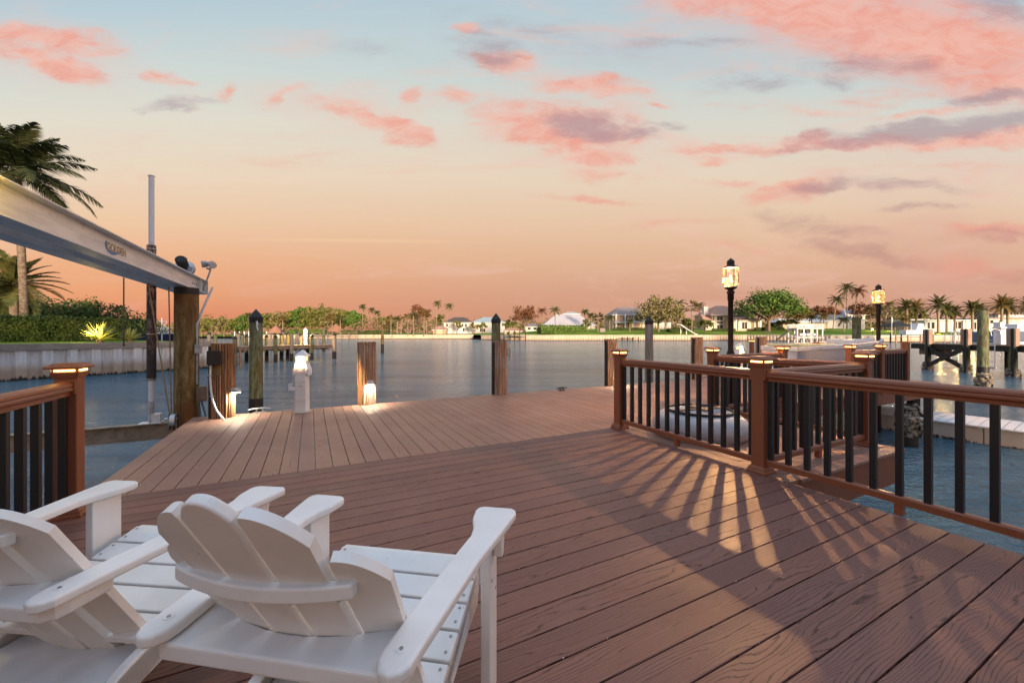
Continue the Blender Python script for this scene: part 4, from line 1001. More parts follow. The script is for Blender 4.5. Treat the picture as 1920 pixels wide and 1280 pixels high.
def gz(px, Y):
    for i in range(len(SH)-1):
        if SH[i][0] <= px <= SH[i+1][0]:
            t = (px-SH[i][0])/(SH[i+1][0]-SH[i][0]); Z = SH[i][1]*(1-t)+SH[i+1][1]*t; break
    off = max(0, Y-Z); tab = ((0,.84,0),(3,.95,0),(12,1.2,.75),(26,1.5,1.75),(60,1.9,1.9),(420,2.4,1.9))
    for j in range(len(tab)-1):
        if tab[j][0] <= off <= tab[j+1][0]:
            u = (off-tab[j][0])/(tab[j+1][0]-tab[j][0]); b = tab[j][1]*(1-u)+tab[j+1][1]*u; s = tab[j][2]*(1-u)+tab[j+1][2]*u
            return (b if px > 480 else b*.35)+s*slope(px)
    return 2
seawall('seawall', 'long pale ribbed seawall of the far shore left of centre', [(wx(px,Z),Z) for px,Z in SH if 480 < px < 890], .86, -2.2, 1.1, .20, 'seawall2', caph=.25)
seawall('seawall', 'long pale ribbed seawall below the green lawn of the far shore', [(wx(px,Z),Z) for px,Z in SH if 895 < px <= 1560], .86, -2.2, .95, .20, 'seawall2', caph=.25)
seawall('seawall', 'pinkish panelled seawall of the far shore on the right', [(wx(px,Z),Z) for px,Z in SH if 1560 <= px <= 2300], .86, -2.2, 2.6, .12, 'seawall2', 'trimwhite', caph=.22)
# ================================================================= vegetation builders
def leafball(m, c, r, n, size, rnd, flat=.8):
    for _ in range(n):
        d = Vector((rnd.gauss(0,1), rnd.gauss(0,1), rnd.gauss(0,1))).normalized()
        p = Vector(c)+Vector((d.x*r[0], d.y*r[1], d.z*r[2]))*rnd.uniform(.55, 1.08)
        s = size*rnd.uniform(.6, 1.35)
        nrm = (d+Vector((rnd.gauss(0,.6), rnd.gauss(0,.6), rnd.gauss(.3,.6)))).normalized()
        M_ = frame(p, nrm) @ Matrix.Rotation(rnd.uniform(0, 6.28), 4, 'Z')
        m.add([(-s*.5,0,0),(0,-s*.32,0),(s*.55,0,0),(0,s*.34,s*.1)], [(0,1,2,3)], M_)
def tree(name, label, loc, H, R_, matn='leaf', seed=1, trunk=.25, spread=.42, n=46, leaf=.45, dens=34, group=None, trunkmat='bark', flat=.75):
    rnd = random.Random(seed); o = thing(name, label, 'tree', loc, rnd.uniform(0, 6.28), group)
    cr, tr = MB(), MB(); zc = H*(1-spread*.75); hv = H*spread*flat
    tr.tube([(0,0,-.6),(.1*R_*.2,0,H*.15),(.0,.0,H*trunk)], [H*.045,H*.036,H*.032], 8)
    for i in range(n):
        a = rnd.uniform(0, 6.28); q = math.sqrt(rnd.random()); el = rnd.uniform(-.5, 1)
        rr = R_*q*math.sqrt(max(.1, 1-.75*max(0, el)**2)); c = (rr*math.cos(a), rr*math.sin(a), zc+hv*el*(1.05-.35*q)+rnd.uniform(-.1,.1)*H)
        br = R_*rnd.uniform(.16, .30)
        leafball(cr, c, (br, br, br*.72), dens, leaf, rnd)
        if i % 3 == 0:
            mid = (c[0]*.45, c[1]*.45, H*trunk+(c[2]-H*trunk)*.55)
            tr.tube([(0,0,H*trunk*.92), mid, c], [H*.020, H*.013, H*.005], 5, cap=False)
    cr.obj('crown', M[matn], o); tr.obj('trunk', M[trunkmat], o)
    return o
def frond(m, base, az, L, el0, droop, nl, lw, ll, rnd, vshape=.35, hang=.4, seg=7):
    """one feather frond: rachis plus leaflets on both sides"""
    pts = []; p = Vector(base); el = el0
    for i in range(seg+1):
        pts.append(p.copy()); el -= droop/seg*(.5+i/seg)
        p = p+Vector((math.cos(az)*math.cos(el), math.sin(az)*math.cos(el), math.sin(el)))*(L/seg)
    m.tube(pts, [.022*L*.5*(1-i/(seg+.5))+.004 for i in range(seg+1)], 4, cap=False)
    side = Vector((-math.sin(az), math.cos(az), 0))
    for j in range(nl):
        t = .10+.90*(j+.5)/nl; f = t*seg; i = min(int(f), seg-1); q = pts[i].lerp(pts[i+1], f-i); d = (pts[i+1]-pts[i]).normalized()
        l = ll*(math.sin(math.pi*min(1, .15+t*.85))**.6)*rnd.uniform(.85, 1.1)
        for s in (1, -1):
            dr = (side*s*1.0+d*(.55+.5*t)+Vector((0,0,vshape-hang*(1 if rnd.random() < .8 else .4)))).normalized()
            tip = q+dr*l+Vector((0,0,-hang*l*.45)); mid = q+dr*l*.5
            wv = d*lw
            m.add([q-wv*.5, mid-wv*.6, tip, mid+wv*.5, q+wv*.5], [(0,1,2,3,4)])
def palm(name, label, loc, H, matn='palm', seed=1, nf=22, L=2.6, trunkr=.17, curve=(0,0), date=False, nl=14, lw=.10, ll=.75, group=None, tm='trunk', up=1.25, droop=2.0, cat='palm tree'):
    rnd = random.Random(seed); o = thing(name, label, cat, loc, 0, group)
    m = MB(); cx, cy = curve
    path = [(cx*(t**1.6), cy*(t**1.6), -.5+(H+.5)*t) for t in [i/8 for i in range(9)]]
    path = [(cx*(t)**1.6, cy*(t)**1.6, -.5+(H+.5)*t) for t in [i/8 for i in range(9)]]
    rad = [trunkr*(1.35-.35*min(1, t*6)) if not date else trunkr*(1.1+.1*math.sin(t*9)) for t in [i/8 for i in range(9)]]
    if date: rad[-1] = trunkr*1.6; rad[-2] = trunkr*1.15
    m.tube(path, rad, 9); m.obj('trunk', M[tm], o)
    c = MB(); top = (cx, cy, H)
    for k in range(nf):
        az = k*2.399+rnd.uniform(-.2,.2); q = (k+.5)/nf
        el = up*(1-q)**.8-q*(.75 if date else .55)+rnd.uniform(-.1,.1)
        frond(c, top, az, L*rnd.uniform(.82,1.08)*(.8+.2*q), el, droop*rnd.uniform(.5,.9)*(.6 if date else .8), nl, lw, ll, rnd, vshape=.45 if date else .25, hang=.15 if date else .5)
    c.obj('crown', M[matn], o)
    return o
def fanpalm(name, label, loc, H, matn='palmwarm', seed=1, R_=1.5, group=None):
    rnd = random.Random(seed); o = thing(name, label, 'palm tree', loc, rnd.uniform(0,6), group)
    m = MB(); m.tube([(0,0,-.5),(0.05,0,H*.5),(0,0,H)], [.20,.17,.19], 8); m.obj('trunk', M['trunk'], o)
    c = MB()
    for k in range(26):
        d = Vector((rnd.gauss(0,1), rnd.gauss(0,1), rnd.uniform(-.6,1.3))).normalized(); ctr = Vector((0,0,H))+d*R_*.62
        for j in range(7):
            a = (j-3)*.42; sd = d.cross(Vector((0,0,1))).normalized(); dr = (d*math.cos(a)+sd*math.sin(a)+Vector((0,0,-.15))).normalized()
            w_ = dr.cross(d+Vector((.1,.2,.3))).normalized()*.09
            c.add([ctr-w_, ctr+dr*R_*.35-w_*1.3, ctr+dr*R_*.62+Vector((0,0,-.12)), ctr+dr*R_*.35+w_*1.3, ctr+w_], [(0,1,2,3,4)])
    c.obj('crown', M[matn], o); return o
def hedge(label, a, b, wd, h, matn='hedge', leaf=.25, n=2600, z=0, seed=1, name='hedge', lump=.0):
    rnd = random.Random(seed); a, b = Vector((*a, z)), Vector((*b, z)); d = b-a; L = d.length; d.normalize(); nn_ = Vector((-d.y, d.x, 0)); m = MB()
    o = thing(name, label, 'hedge' if name == 'hedge' else 'shrub')
    for _ in range(n):
        t = rnd.random(); hh = h*(1-lump*.5+lump*mnoise.noise(Vector((t*L*.35, seed, 0))))
        face = rnd.random(); x, y_ = t*L, 0
        if face < .45: y_, zz, nr = -wd/2, rnd.uniform(0, hh), -nn_
        elif face < .85: y_, zz, nr = rnd.uniform(-wd/2, wd/2), hh, Vector((0,0,1))
        else: y_, zz, nr = wd/2, rnd.uniform(hh*.5, hh), nn_
        p = a+d*x+nn_*(y_+rnd.gauss(0,.06*h*.5))+Vector((0,0,zz+rnd.gauss(0,.05*h)))
        nr = (nr+Vector((rnd.gauss(0,.5),rnd.gauss(0,.5),rnd.gauss(0.2,.5)))).normalized(); s = leaf*rnd.uniform(.6,1.3)
        m.add([(-s*.5,0,0),(0,-s*.3,0),(s*.5,0,0),(0,s*.3,0)], [(0,1,2,3)], frame(p, nr) @ Matrix.Rotation(rnd.uniform(0,6.28), 4, 'Z'))
    m.obj('leaves', M[matn], o)
    c = MB(); c.box((L/2, 0, h*.42), (L*.985, wd*.8, h*.84*(1-lump*.5)), Matrix(((d.x,nn_.x,0,a.x),(d.y,nn_.y,0,a.y),(0,0,1,a.z),(0,0,0,1)))); c.obj('core', M['palmdark'], o)
    return o
def shrub(label, loc, R_, h, matn='hedge', seed=1, leaf=.3, n=500, group=None):
    rnd = random.Random(seed); o = thing('shrub', label, 'shrub', loc, 0, group); m = MB()
    for i in range(7):
        a = rnd.uniform(0, 6.28); q = rnd.random()*R_*.55; leafball(m, (q*math.cos(a), q*math.sin(a), h*rnd.uniform(.35,.6)), (R_*.55, R_*.55, h*.45), n//7, leaf, rnd)
    m.obj('leaves', M[matn], o)
    s = MB(); s.tube([(0,0,-.2),(0,0,h*.6)], .06, 5); s.obj('stem', M['bark'], o); return o

# ================================================================= left bank
p = at(22, 600, 27.5)
palm('coconut_palm', 'tall coconut palm with a curved ringed trunk at the left edge', (wx(46, 27.5), 27.5, .7), 11.9, 'palmdark', 3, nf=34, L=5.0, trunkr=.21, curve=(-.55, 0), nl=60, lw=.065, ll=1.15, tm='ringtrunk', up=1.55, droop=1.55)
palm('date_palm', 'shorter bushy date palm behind the tall palm on the left bank', (wx(26, 33), 33, .8), 4.6, 'palm', 8, nf=44, L=3.7, trunkr=.26, nl=38, lw=.075, ll=.75, date=True, tm='ringtrunk', up=1.45, droop=1.7)
def Lb(px, Y): return (wx(px, Y), Y)
hedge('clipped dark green hedge along the left bank', Lb(-120, 20.5), Lb(222, 29.5), 1.8, 1.5, z=.66, leaf=.17, n=15000, seed=2)
shrub('low rounded dark shrub at the right end of the clipped hedge', (wx(232, 31), 31, .65), 1.6, 1.2, seed=4, leaf=.17, n=1800)
for i, (px, Y, R_, h, lb) in enumerate([(-20, 36, 5, 4.2, 'dark leafy tree mass behind the hedge at the left edge'), (80, 40, 4.5, 3.3, 'dark low tree behind the hedge, right of the date palm'), (128, 44, 4.5, 4.2, 'rounded dark tree behind the hedge, highest of the dark trees on the left bank'), (185, 46, 4.2, 4.0, 'rounded dark tree behind the hedge, second from its right end'), (238, 50, 4.0, 2.4, 'low dark tree behind the pale spiky plants')]):
    tree('broadleaf_tree', lb, (wx(px, Y), Y, .6), h, R_, 'hedge', 20+i, trunk=.2, spread=.6, n=60, leaf=.26, dens=60, group='dark trees on the left bank')
def agave(label, loc, R_, n, lit, seed):
    rnd = random.Random(seed); o = thing('spiky_plant', label, 'plant', loc, 0, 'spiky plants on the left bank'); m = MB()
    for k in range(n):
        az = k*2.399; el = rnd.uniform(.15, 1.35); L = R_*rnd.uniform(.8, 1.1)
        d = Vector((math.cos(az)*math.cos(el), math.sin(az)*math.cos(el), math.sin(el))); s = Vector((-math.sin(az), math.cos(az), 0))*.065*R_
        b = Vector((0,0,.1)); mid = b+d*L*.5; tip = b+d*L+Vector((0,0,-.12*L*math.cos(el)))
        m.add([b-s*.6, mid-s, tip, mid+s, b+s*.6, mid+Vector((0,0,-.03))], [(0,1,5,4),(1,2,5),(5,2,3),(4,5,3)])
    m.obj('leaves', M['agave'], o)
    c = MB(); c.lathe([(.14,-.1),(.16,.1),(.06,.3)], 8); c.obj('stem', M['bark'], o)
    return o
agl = (wx(187, 24.6), 24.6, .70)
agave('pale spiky plant on the bank lit from its base by a garden light', agl, 1.25, 70, True, 3)
agave('smaller unlit pale spiky plant right of the lit one', (wx(243, 26.5), 26.5, .70), .95, 54, False, 6)
gl_ = thing('garden_light', 'small garden spotlight under the lit spiky plant', 'garden light', (agl[0]+.28, agl[1]-.75, .70))
m = MB(); m.tube([(0,0,-.05),(0,0,.10)], .012, 6); m.lathe([(.03,.0),(.045,.03),(.05,.12)], 12, frame((0,0,.10),(-.25,.55,.6))); m.obj('housing', M['bronze'], gl_)
point('garden_light_beam', (0,-.05,.52), 300, (1,.68,.18), .12, parent=gl_)
# boat beyond the bank
Yb = 62
bo = thing('sport_boat', 'navy blue sport boat with a white half tower, moored beyond the left bank', 'boat', (wx(278, Yb), Yb, WZ), math.radians(4))
m = MB(); Lh = 10.6
secs = [(-5.0,1.3,.1,2.35),(-3,1.4,0,2.35),(0,1.4,0,2.5),(2.5,1.15,.05,2.75),(4.4,.6,.4,3.0),(5.4,.03,1.2,3.15)]
vs = []
for x, hw, z0, z1 in secs: vs += [(-x,-hw,z1),(-x,-hw*.72,z0),(-x,hw*.72,z0),(-x,hw,z1)]
m.add(vs, [(i*4+j, i*4+(j+1) % 4, (i+1)*4+(j+1) % 4, (i+1)*4+j) for i in range(5) for j in range(4)]+[(0,1,2,3)]); m.obj('hull', M['navy'], bo)
m = MB()
for i in range(5):
    for s in (-1, 1): m.bar((-secs[i][0], s*secs[i][1], secs[i][3]+.04), (-secs[i+1][0], s*secs[i+1][1], secs[i+1][3]+.04), .14, .10)
m.box((1.0,0,2.85),(3.2,1.6,.9)); m.obj('deck_trim', M['hull'], bo)
m = MB()
for s in (-1, 1):
    for (a, b) in (((-.6,s*1.1,2.5),(.2,s*.9,4.25)), ((2.6,s*1.1,2.5),(1.2,s*.9,4.25)), ((.6,s*1.1,2.5),(2.1,s*.9,4.2)), ((-3.2,s*1.1,3.3),(3.6,s*1.1,3.3))): m.tube([a, b], .045, 6)
m.box((.7,0,4.3),(2.6,2.0,.10)); m.obj('tower', M['hull'], bo)
for dxx in (3.3, 5.6):
    q = thing('dock_piling', 'thin white pole beside the sport boat' if dxx < 4 else 'thin white pole right of the sport boat', 'pole', (wx(278,Yb)+dxx+.6, Yb-2, 0)); m = MB(); m.tube([(0,0,-1.5),(0,0,3.6)], .08, 6); m.obj('shaft', M['paint'], q)

# ================================================================= mid distance pier on the left
pa, pb = Vector((-22.3, 28.0, 0)), Vector((wx(622, 37.0), 37.0, 0))
pd_ = (pb-pa).normalized(); pn = Vector((-pd_.y, pd_.x, 0)); PL = (pb-pa).length
o = thing('wooden_pier', 'low wooden pier reaching out from the end of the left seawall', 'pier')
def bx_(m, s, off, z, sz):
    c = pa+pd_*s+pn*off; m.box((c.x, c.y, z), sz, rz=math.atan2(pd_.y, pd_.x))
m = MB(); k = int(PL/.16)
for i in range(k): bx_(m, (i+.5)*PL/k, 1.1, .215, (PL/k-.012, 2.3, .04))
m.obj('planks', M['greypile'], o)
m = MB(); bx_(m, PL/2, -.02, .055, (PL, .06, .27)); bx_(m, PL/2, 2.2, .055, (PL, .06, .27))
for i in range(8): bx_(m, .3+i*(PL-.6)/7, 1.1, -.12, (.2, 2.2, .2))
m.obj('beams', M['midwood'], o)
def smallpile(label, s, off, ztop, cap=True, mt='greenpile', r=.15, grp='capped piles of the left pier', P0=None):
    c = pa+pd_*s+pn*off if P0 is None else Vector(P0)
    q = thing('dock_piling', label, 'piling', (c.x, c.y, 0), random.uniform(0, 6), grp)
    m = MB(); m.lathe([(r, -2.3), (r, -.45)], 12); m.obj('wet_foot', M['darkwood'], q)
    m = MB(); m.lathe([(r*.99, -.45), (r*.95, ztop)], 12); m.obj('shaft', M[mt], q)
    if cap: m = MB(); m.lathe([(r*1.1, ztop-.05), (r*1.12, ztop+.02), (.01, ztop+.22)], 12, smooth=False); m.obj('cap', M['tar'], q)
    return q
SPD = pd_.copy()
spots = [(.4,-.2,.95,0),(3.4,-.2,.95,1),(5.2,-.2,1.05,0),(6.3,2.4,1.0,1),(7.7,-.2,1.0,1),(8.6,2.4,.95,1),(9.6,-.2,1.15,0),(10.4,2.4,1.05,1),(11.2,2.4,1.1,1),(12.2,-.2,1.05,1),(13.0,2.4,1.0,0),(13.9,2.4,1.05,1)]
names = ['pile at the shore end of the left pier', 'second capped pile from the shore along the left pier', 'plain pile left of the green piling on the left pier', 'capped far side pile behind the green piling', 'capped near side pile just right of the green piling', 'capped far side pile between the green piling and the pedestal', 'brown plain near side pile in the middle of the left pier', 'capped far side pile left of the pier lamp', 'capped far side pile close to the pier lamp', 'capped near side pile below the pier lamp', 'plain far side pile right of the pier lamp', 'capped far side pile near the tip of the left pier']
for (s, off, zt_, cp_), nm in zip(spots, names):
    smallpile(nm, s*PL/15.2, off, zt_+random.uniform(-.08,.08), bool(cp_), 'greenpile' if cp_ else 'greypile')
smallpile('capped pile at the outer tip of the left pier, darkest of them', PL+.2, -.1, 1.12, True, 'greypile', .19)
# lamp on that pier
lp = pa+pd_*(PL*.795)+pn*.6
q = thing('pier_lamp', 'white pier lamp with a bright orange glow on the left pier', 'lamp', (lp.x, lp.y, .235))
m = MB(); m.lathe([(.16,0),(.13,1.05)], 8, smooth=False); m.lathe([(.17,1.30),(.02,1.50)], 8, smooth=False); m.obj('column', M['paint'], q)
m = MB(); m.lathe([(.12,1.05),(.13,1.30)], 10); m.obj('lamp_window', M['bulbfar'], q)
point('lamp_light', (0,-.35,1.25), 900, (1,.55,.18), .08, parent=q)
# more piles and docks farther out
rr = random.Random(5)
SEQ2 = ['leftmost', 'second from the left', 'third from the left', 'fourth from the left', 'fifth from the left', 'sixth from the left', 'seventh from the left', 'eighth from the left', 'ninth from the left', 'tenth from the left', 'eleventh from the left', 'twelfth from the left', 'thirteenth from the left', 'tall one beside the pier lamp', 'thick one right of the first hut']
far_p = [(392,46,1.2),(404,50,1.0),(447,55,1.25),(455,52,1.1),(508,60,1.2),(515,58,1.2),(541,60,1.3),(548,62,1.1),(556,60,1.3),(563,57,1.1),(570,63,1.2),(577,60,1.3),(596,66,1.2),(607,52,1.9),(530,52,1.5)]
for i, (px, Y, zt_) in enumerate(far_p):
    tall = ''
    smallpile('distant dock pile behind the left pier, ' + SEQ2[i] + tall, 0, 0, zt_, i % 3 != 1, 'greenpile' if i % 2 else 'greypile', .20, 'distant dock piles behind the left pier', (wx(px, Y), Y, 0))
def dockline(label, a, b, z, wd, ztop=1.6, step=3.0, matp='greypile', rail=False, grp=None, name='wooden_dock'):
    a, b = Vector((*a, 0)), Vector((*b, 0)); d = (b-a); L = d.length; d.normalize(); nn_ = Vector((-d.y, d.x, 0)); az = math.atan2(d.y, d.x)
    o = thing(name, label, 'dock', (0,0,0), 0, grp); m = MB(); c = (a+b)/2+nn_*wd/2
    m.box((c.x, c.y, z-.06), (L, wd, .12), rz=az); m.obj('deck_boards', M['greypile'], o)
    k = max(2, int(L/step)+1)
    for i in range(k):
        p = a+d*(L*i/(k-1)); q = MB(); q.lathe([(.17,-2.2),(.16,ztop)], 8, Matrix.Translation((p.x, p.y, 0))); q.obj('pile', M[matp], o)
    if rail:
        m = MB(); m.bar(a+Vector((0,0,z+.95)), b+Vector((0,0,z+.95)), .07, .12); m.bar(a+Vector((0,0,z+.5)), b+Vector((0,0,z+.5)), .05, .08); m.obj('handrail', M['midwood'], o)
    return o
dockline('brown dock with a handrail before the thatched huts', Lb(560, 168), Lb(668, 166), .9, 3, 1.8, 3.0, 'midwood', True)
dockline('low pale dock reaching from the pink bare tree towards the centre', Lb(668, 160), Lb(735, 158), .2, 2, .9, 3.2, 'stave')
dockline('dark pile dock behind the middle piling of the deck', Lb(945, 139), Lb(985, 133), .6, 3, 2.4, 2.0, 'darkwood', True)
dockline('small dark dock with pale seats below the green lawn', Lb(1167, 134), Lb(1197, 134), -.1, 2.2, .2, 1.6, 'darkwood')
dockline('row of white posts far left, behind the pier', Lb(440, 120), Lb(500, 128), .5, 2, 2.0, 1.3, 'paint')

# ================================================================= houses on the far shore
def house(label, px0, px1, ybase, yeave, yapex, Y, depth, wall, roof, wins=(), doors=(), over=.5, name='house', lit=(), ridge=None, cols=(), band=None, apexpx=None, group=None):
    x0, x1 = wx(px0, Y), wx(px1, Y); xc = (x0+x1)/2; w_ = x1-x0; zb, ze = wz(ybase, Y), wz(yeave, Y)
    o = thing(name, label, 'house', (xc, Y, zb), 0, group); h = ze-zb
    m = MB(); m.box((0, depth/2, h/2-1), (w_, depth, h+2)); m.obj('wall', M[wall], o)
    if yapex is not None:
        za = wz(yapex, Y+depth*.4)-zb; e = over; rl = (w_/2+e)*(.35 if ridge is None else ridge)
        ax = 0 if apexpx is None else wx(apexpx, Y+depth*.4)-xc
        m = MB(); a, b, c_, d_ = (-w_/2-e,-e,h-.1), (w_/2+e,-e,h-.1), (w_/2+e,depth+e,h-.1), (-w_/2-e,depth+e,h-.1)
        r0, r1 = (ax-rl, depth/2, za), (ax+rl, depth/2, za)
        m.add([a,b,c_,d_,r0,r1], [(0,1,5,4),(1,2,5),(2,3,4,5),(3,0,4)]); 
        m.box((0,-e+.03,h-.24),(w_+2*e,.06,.28)); rf = m.obj('roof', M[roof], o)
        m = MB(); m.box((0,-e-.02,h-.19),(w_+2*e+.06,.05,.22)); m.obj('fascia', M['trimwhite'], rf)
    else:
        m = MB(); m.box((0, depth/2-.4, h+.15), (w_+1.2, depth+1.6, .35)); m.obj('roof', M[roof], o)
    for i, (a, b, t, u) in enumerate(list(wins)+list(lit)):
        X0, X1, Z0, Z1 = wx(a, Y)-xc, wx(b, Y)-xc, wz(u, Y)-zb, wz(t, Y)-zb; islit = i >= len(wins)
        m = MB(); fw = .10; cx_, cz_ = (X0+X1)/2, (Z0+Z1)/2
        for (sx, sz, qx, qz) in ((X1-X0+2*fw, fw, 0, (Z1-Z0)/2+fw/2), (X1-X0+2*fw, fw, 0, -(Z1-Z0)/2-fw/2), (fw, Z1-Z0, (X1-X0)/2+fw/2, 0), (fw, Z1-Z0, -(X1-X0)/2-fw/2, 0)):
            m.box((cx_+qx, -.05, cz_+qz), (sx, .14, sz))
        if X1-X0 > 1.6: 
            kk = int((X1-X0)/1.3)
            for j in range(1, kk+1): m.box((X0+(X1-X0)*j/(kk+1), -.045, cz_), (.09, .10, Z1-Z0))
        f = m.obj('window', M['trimwhite'], o)
        m = MB(); m.box((cx_, -.012, cz_), (X1-X0, .05, Z1-Z0)); m.obj('pane', M['glasslit' if islit else 'glassdark'], f)
    for (a, b, t, u) in cols:                 # porch columns
        X0, X1, Z0, Z1 = wx(a, Y-1.2)-xc, wx(b, Y-1.2)-xc, wz(u, Y)-zb, wz(t, Y)-zb
        m = MB(); m.box(((X0+X1)/2, -1.25, (Z0+Z1)/2), (X1-X0, .3, Z1-Z0)); m.obj('column', M['trimwhite'], o)
    if band:
        for (a, b, t, u) in band:
            X0, X1, Z0, Z1 = wx(a, Y-1.2)-xc, wx(b, Y-1.2)-xc, wz(u, Y)-zb, wz(t, Y)-zb
            m = MB(); m.box(((X0+X1)/2, -.8, (Z0+Z1)/2), (X1-X0, 1.3, Z1-Z0)); m.obj('balcony', M['trimwhite'], o)
    return o
house('two storey white house with a dark hipped roof', 832, 884, 625, 604, 594.5, 196, 12, 'wallwhite', 'roofdark', wins=[(836,840,607,612),(866,869,607,612),(872,875,607,612),(836,840,615,621),(868,871,615,621)], name='house')
house('low terracotta roofed annex left of the two storey white house', 812, 836, 626, 618, 611, 190, 8, 'wallpeach', 'rooftan', lit=[(822,828,620,625)])
house('white house with a pale blue metal roof', 884, 946, 626, 604, 594.5, 205, 14, 'wallwhite', 'roofblue', wins=[(900,903,608,612),(907,910,608,612),(900,910,616,622),(930,934,608,613)])
house('low house with terracotta awnings behind the middle piling', 944, 978, 627, 620, 614, 158, 8, 'wallpeach', 'rooftan', wins=[(950,955,622,626),(962,968,622,626)])
house('small white house under the rust coloured tree', 985, 1013, 625, 612, 606, 168, 10, 'wallwhite', 'roofgrey', wins=[(990,995,614,618),(1000,1006,614,618)])
hh = house('wide house with pale grey metal roof and white rooftop cupola', 1020, 1116, 622, 609, 589, 178, 16, 'wallwhite', 'rooflav', ridge=.45)
house('white cupola room on top of the pale grey metal roof', 1056, 1087, 603, 588, 584.5, 186, 6, 'trimwhite', 'rooflav', wins=[(1066,1070,590,595),(1074,1080,590,595)], over=.3)
h4 = house('two storey house with white columned balconies and grey roof, left of the large mottled tree', 1149, 1222, 617, 590, 575.5, 166, 14, 'wallpeach', 'roofgrey', wins=[(1169,1176,592,602),(1192,1196,594,602),(1155,1160,606,616)], lit=[(1200,1208,606,616),(1184,1190,607,616)], ridge=.45, over=.8,
    cols=[(1154,1156.5,588.5,617),(1171,1173.5,588.5,617),(1188,1190.5,588.5,617),(1205,1207.5,588.5,617)], band=[(1152,1224,603,605.5)])
house('plain white garage wing behind the large mottled tree', 1222, 1258, 618, 603, None, 164, 10, 'wallwhite', 'roofgrey', lit=[(1230,1238,606,616)])
h5 = house('large peach villa with tan hipped roof and tall windows, behind the tall lantern pole', 1335, 1406, 618, 590, 572.5, 160, 15, 'wallcream', 'rooftan', wins=[(1344,1355,593,601),(1344,1355,602.5,606),(1344,1355,609,616),(1368,1376,592,599),(1336.5,1339,592,600),(1336.5,1339,609,616),(1367,1376,608,616)], ridge=.22, over=.9, apexpx=1354)
house('left wing of the peach villa with a sloping tan roof', 1322, 1337, 618, 602, 588, 157, 9, 'wallcream', 'rooftan', wins=[(1325,1328,606,616)], ridge=.1, apexpx=1316)
q = thing('chimney', 'square white chimney tower left of the peach villa roof', 'chimney', (wx(1322, 165), 165, wz(600, 165))); m = MB(); m.box((0,0,2.6),(1.7,1.7,5.4)); m.obj('stack', M['trimwhite'], q); m = MB(); m.box((0,0,5.45),(1.9,1.9,.3)); m.obj('crown', M['wallwhite'], q)
house('low garden wing of the peach villa with wide glass doors', 1376, 1428, 618, 600, 593.5, 154, 9, 'wallcream', 'rooftan', lit=[(1402,1413,604,616.5)], wins=[(1391,1401,604,616.5),(1402,1412,600.5,602.5)], ridge=.7, cols=[(1379,1381,600,618),(1386,1389,600,618),(1414,1417,600,618),(1424,1427,600,618)])
house('long low house with white flat roof band, right of the big green tree', 1468, 1552, 617, 603, 597, 158, 9, 'wallpeach', 'trimwhite', wins=[(1475,1479,609,615),(1505,1510,607,614)], lit=[(1540,1548,605,615)], ridge=.85)
house('tall house with slate blue roof behind the two leaning palms', 1532, 1622, 618, 600, 590, 165, 12, 'wallwhite', 'roofslate', wins=[(1546,1551,603,608),(1602,1606,606,614)], ridge=.5)
house('white gabled upper storey behind the palm trunks', 1586, 1622, 616, 590, 580, 170, 9, 'wallwhite', 'rooflav', wins=[(1592,1596,592,598),(1612,1617,592,598)], ridge=.3)
house('modern white flat roofed house behind the row of date palms', 1735, 1832, 618, 601, None, 150, 12, 'wallwhite', 'trimwhite', wins=[(1739,1744,604,616),(1746,1752,604,616),(1789,1794,603,616),(1796,1802,603,616),(1822,1830,604,617)], cols=[(1733,1737,599,618),(1811,1815,599,618),(1783,1785,599,618)])
house('beige wing left of the modern white house', 1705, 1735, 618, 600, None, 156, 10, 'wallpeach', 'wallwhite', wins=[(1711,1716,604,611)])
house('second white house at the right edge behind the date palms', 1850, 1960, 618, 597, None, 152, 12, 'wallwhite', 'roofgrey', wins=[(1856,1862,600,606),(1873,1880,600,606)], lit=[(1893,1897,596.5,602),(1905,1910,596.5,602)])
house('white upper storey visible above the second white house', 1872, 1935, 600, 589, None, 158, 8, 'wallwhite', 'roofgrey', lit=[(1893,1897,592,598)])
# thatched huts
def hut(label, px, Y, w_, ya, ye):
    z = gz(px, Y); o = thing('thatched_hut', label, 'hut', (wx(px, Y), Y, z), 0, 'thatched huts on the far shore'); ze, za = wz(ye, Y)-z, wz(ya, Y)-z
    m = MB(); m.lathe([(w_*.72, ze-.15), (w_*.70, ze), (w_*.33, ze+(za-ze)*.6), (.15, za)], 10, smooth=False, ph=.3); m.obj('roof', M['thatch'], o)
    for sx in (-1, 1):
        for sy in (-1, 1): m = MB(); m.tube([(sx*w_*.42, sy*w_*.42, -.3), (sx*w_*.42, sy*w_*.42, ze+.1)], .14, 6); m.obj('post', M['bark'], o)
hut('thatched hut behind the green piling, left of the two', 517, 182, 5.2, 610, 624)
hut('thatched hut left of the pink bare tree', 630, 182, 6.2, 607, 621)
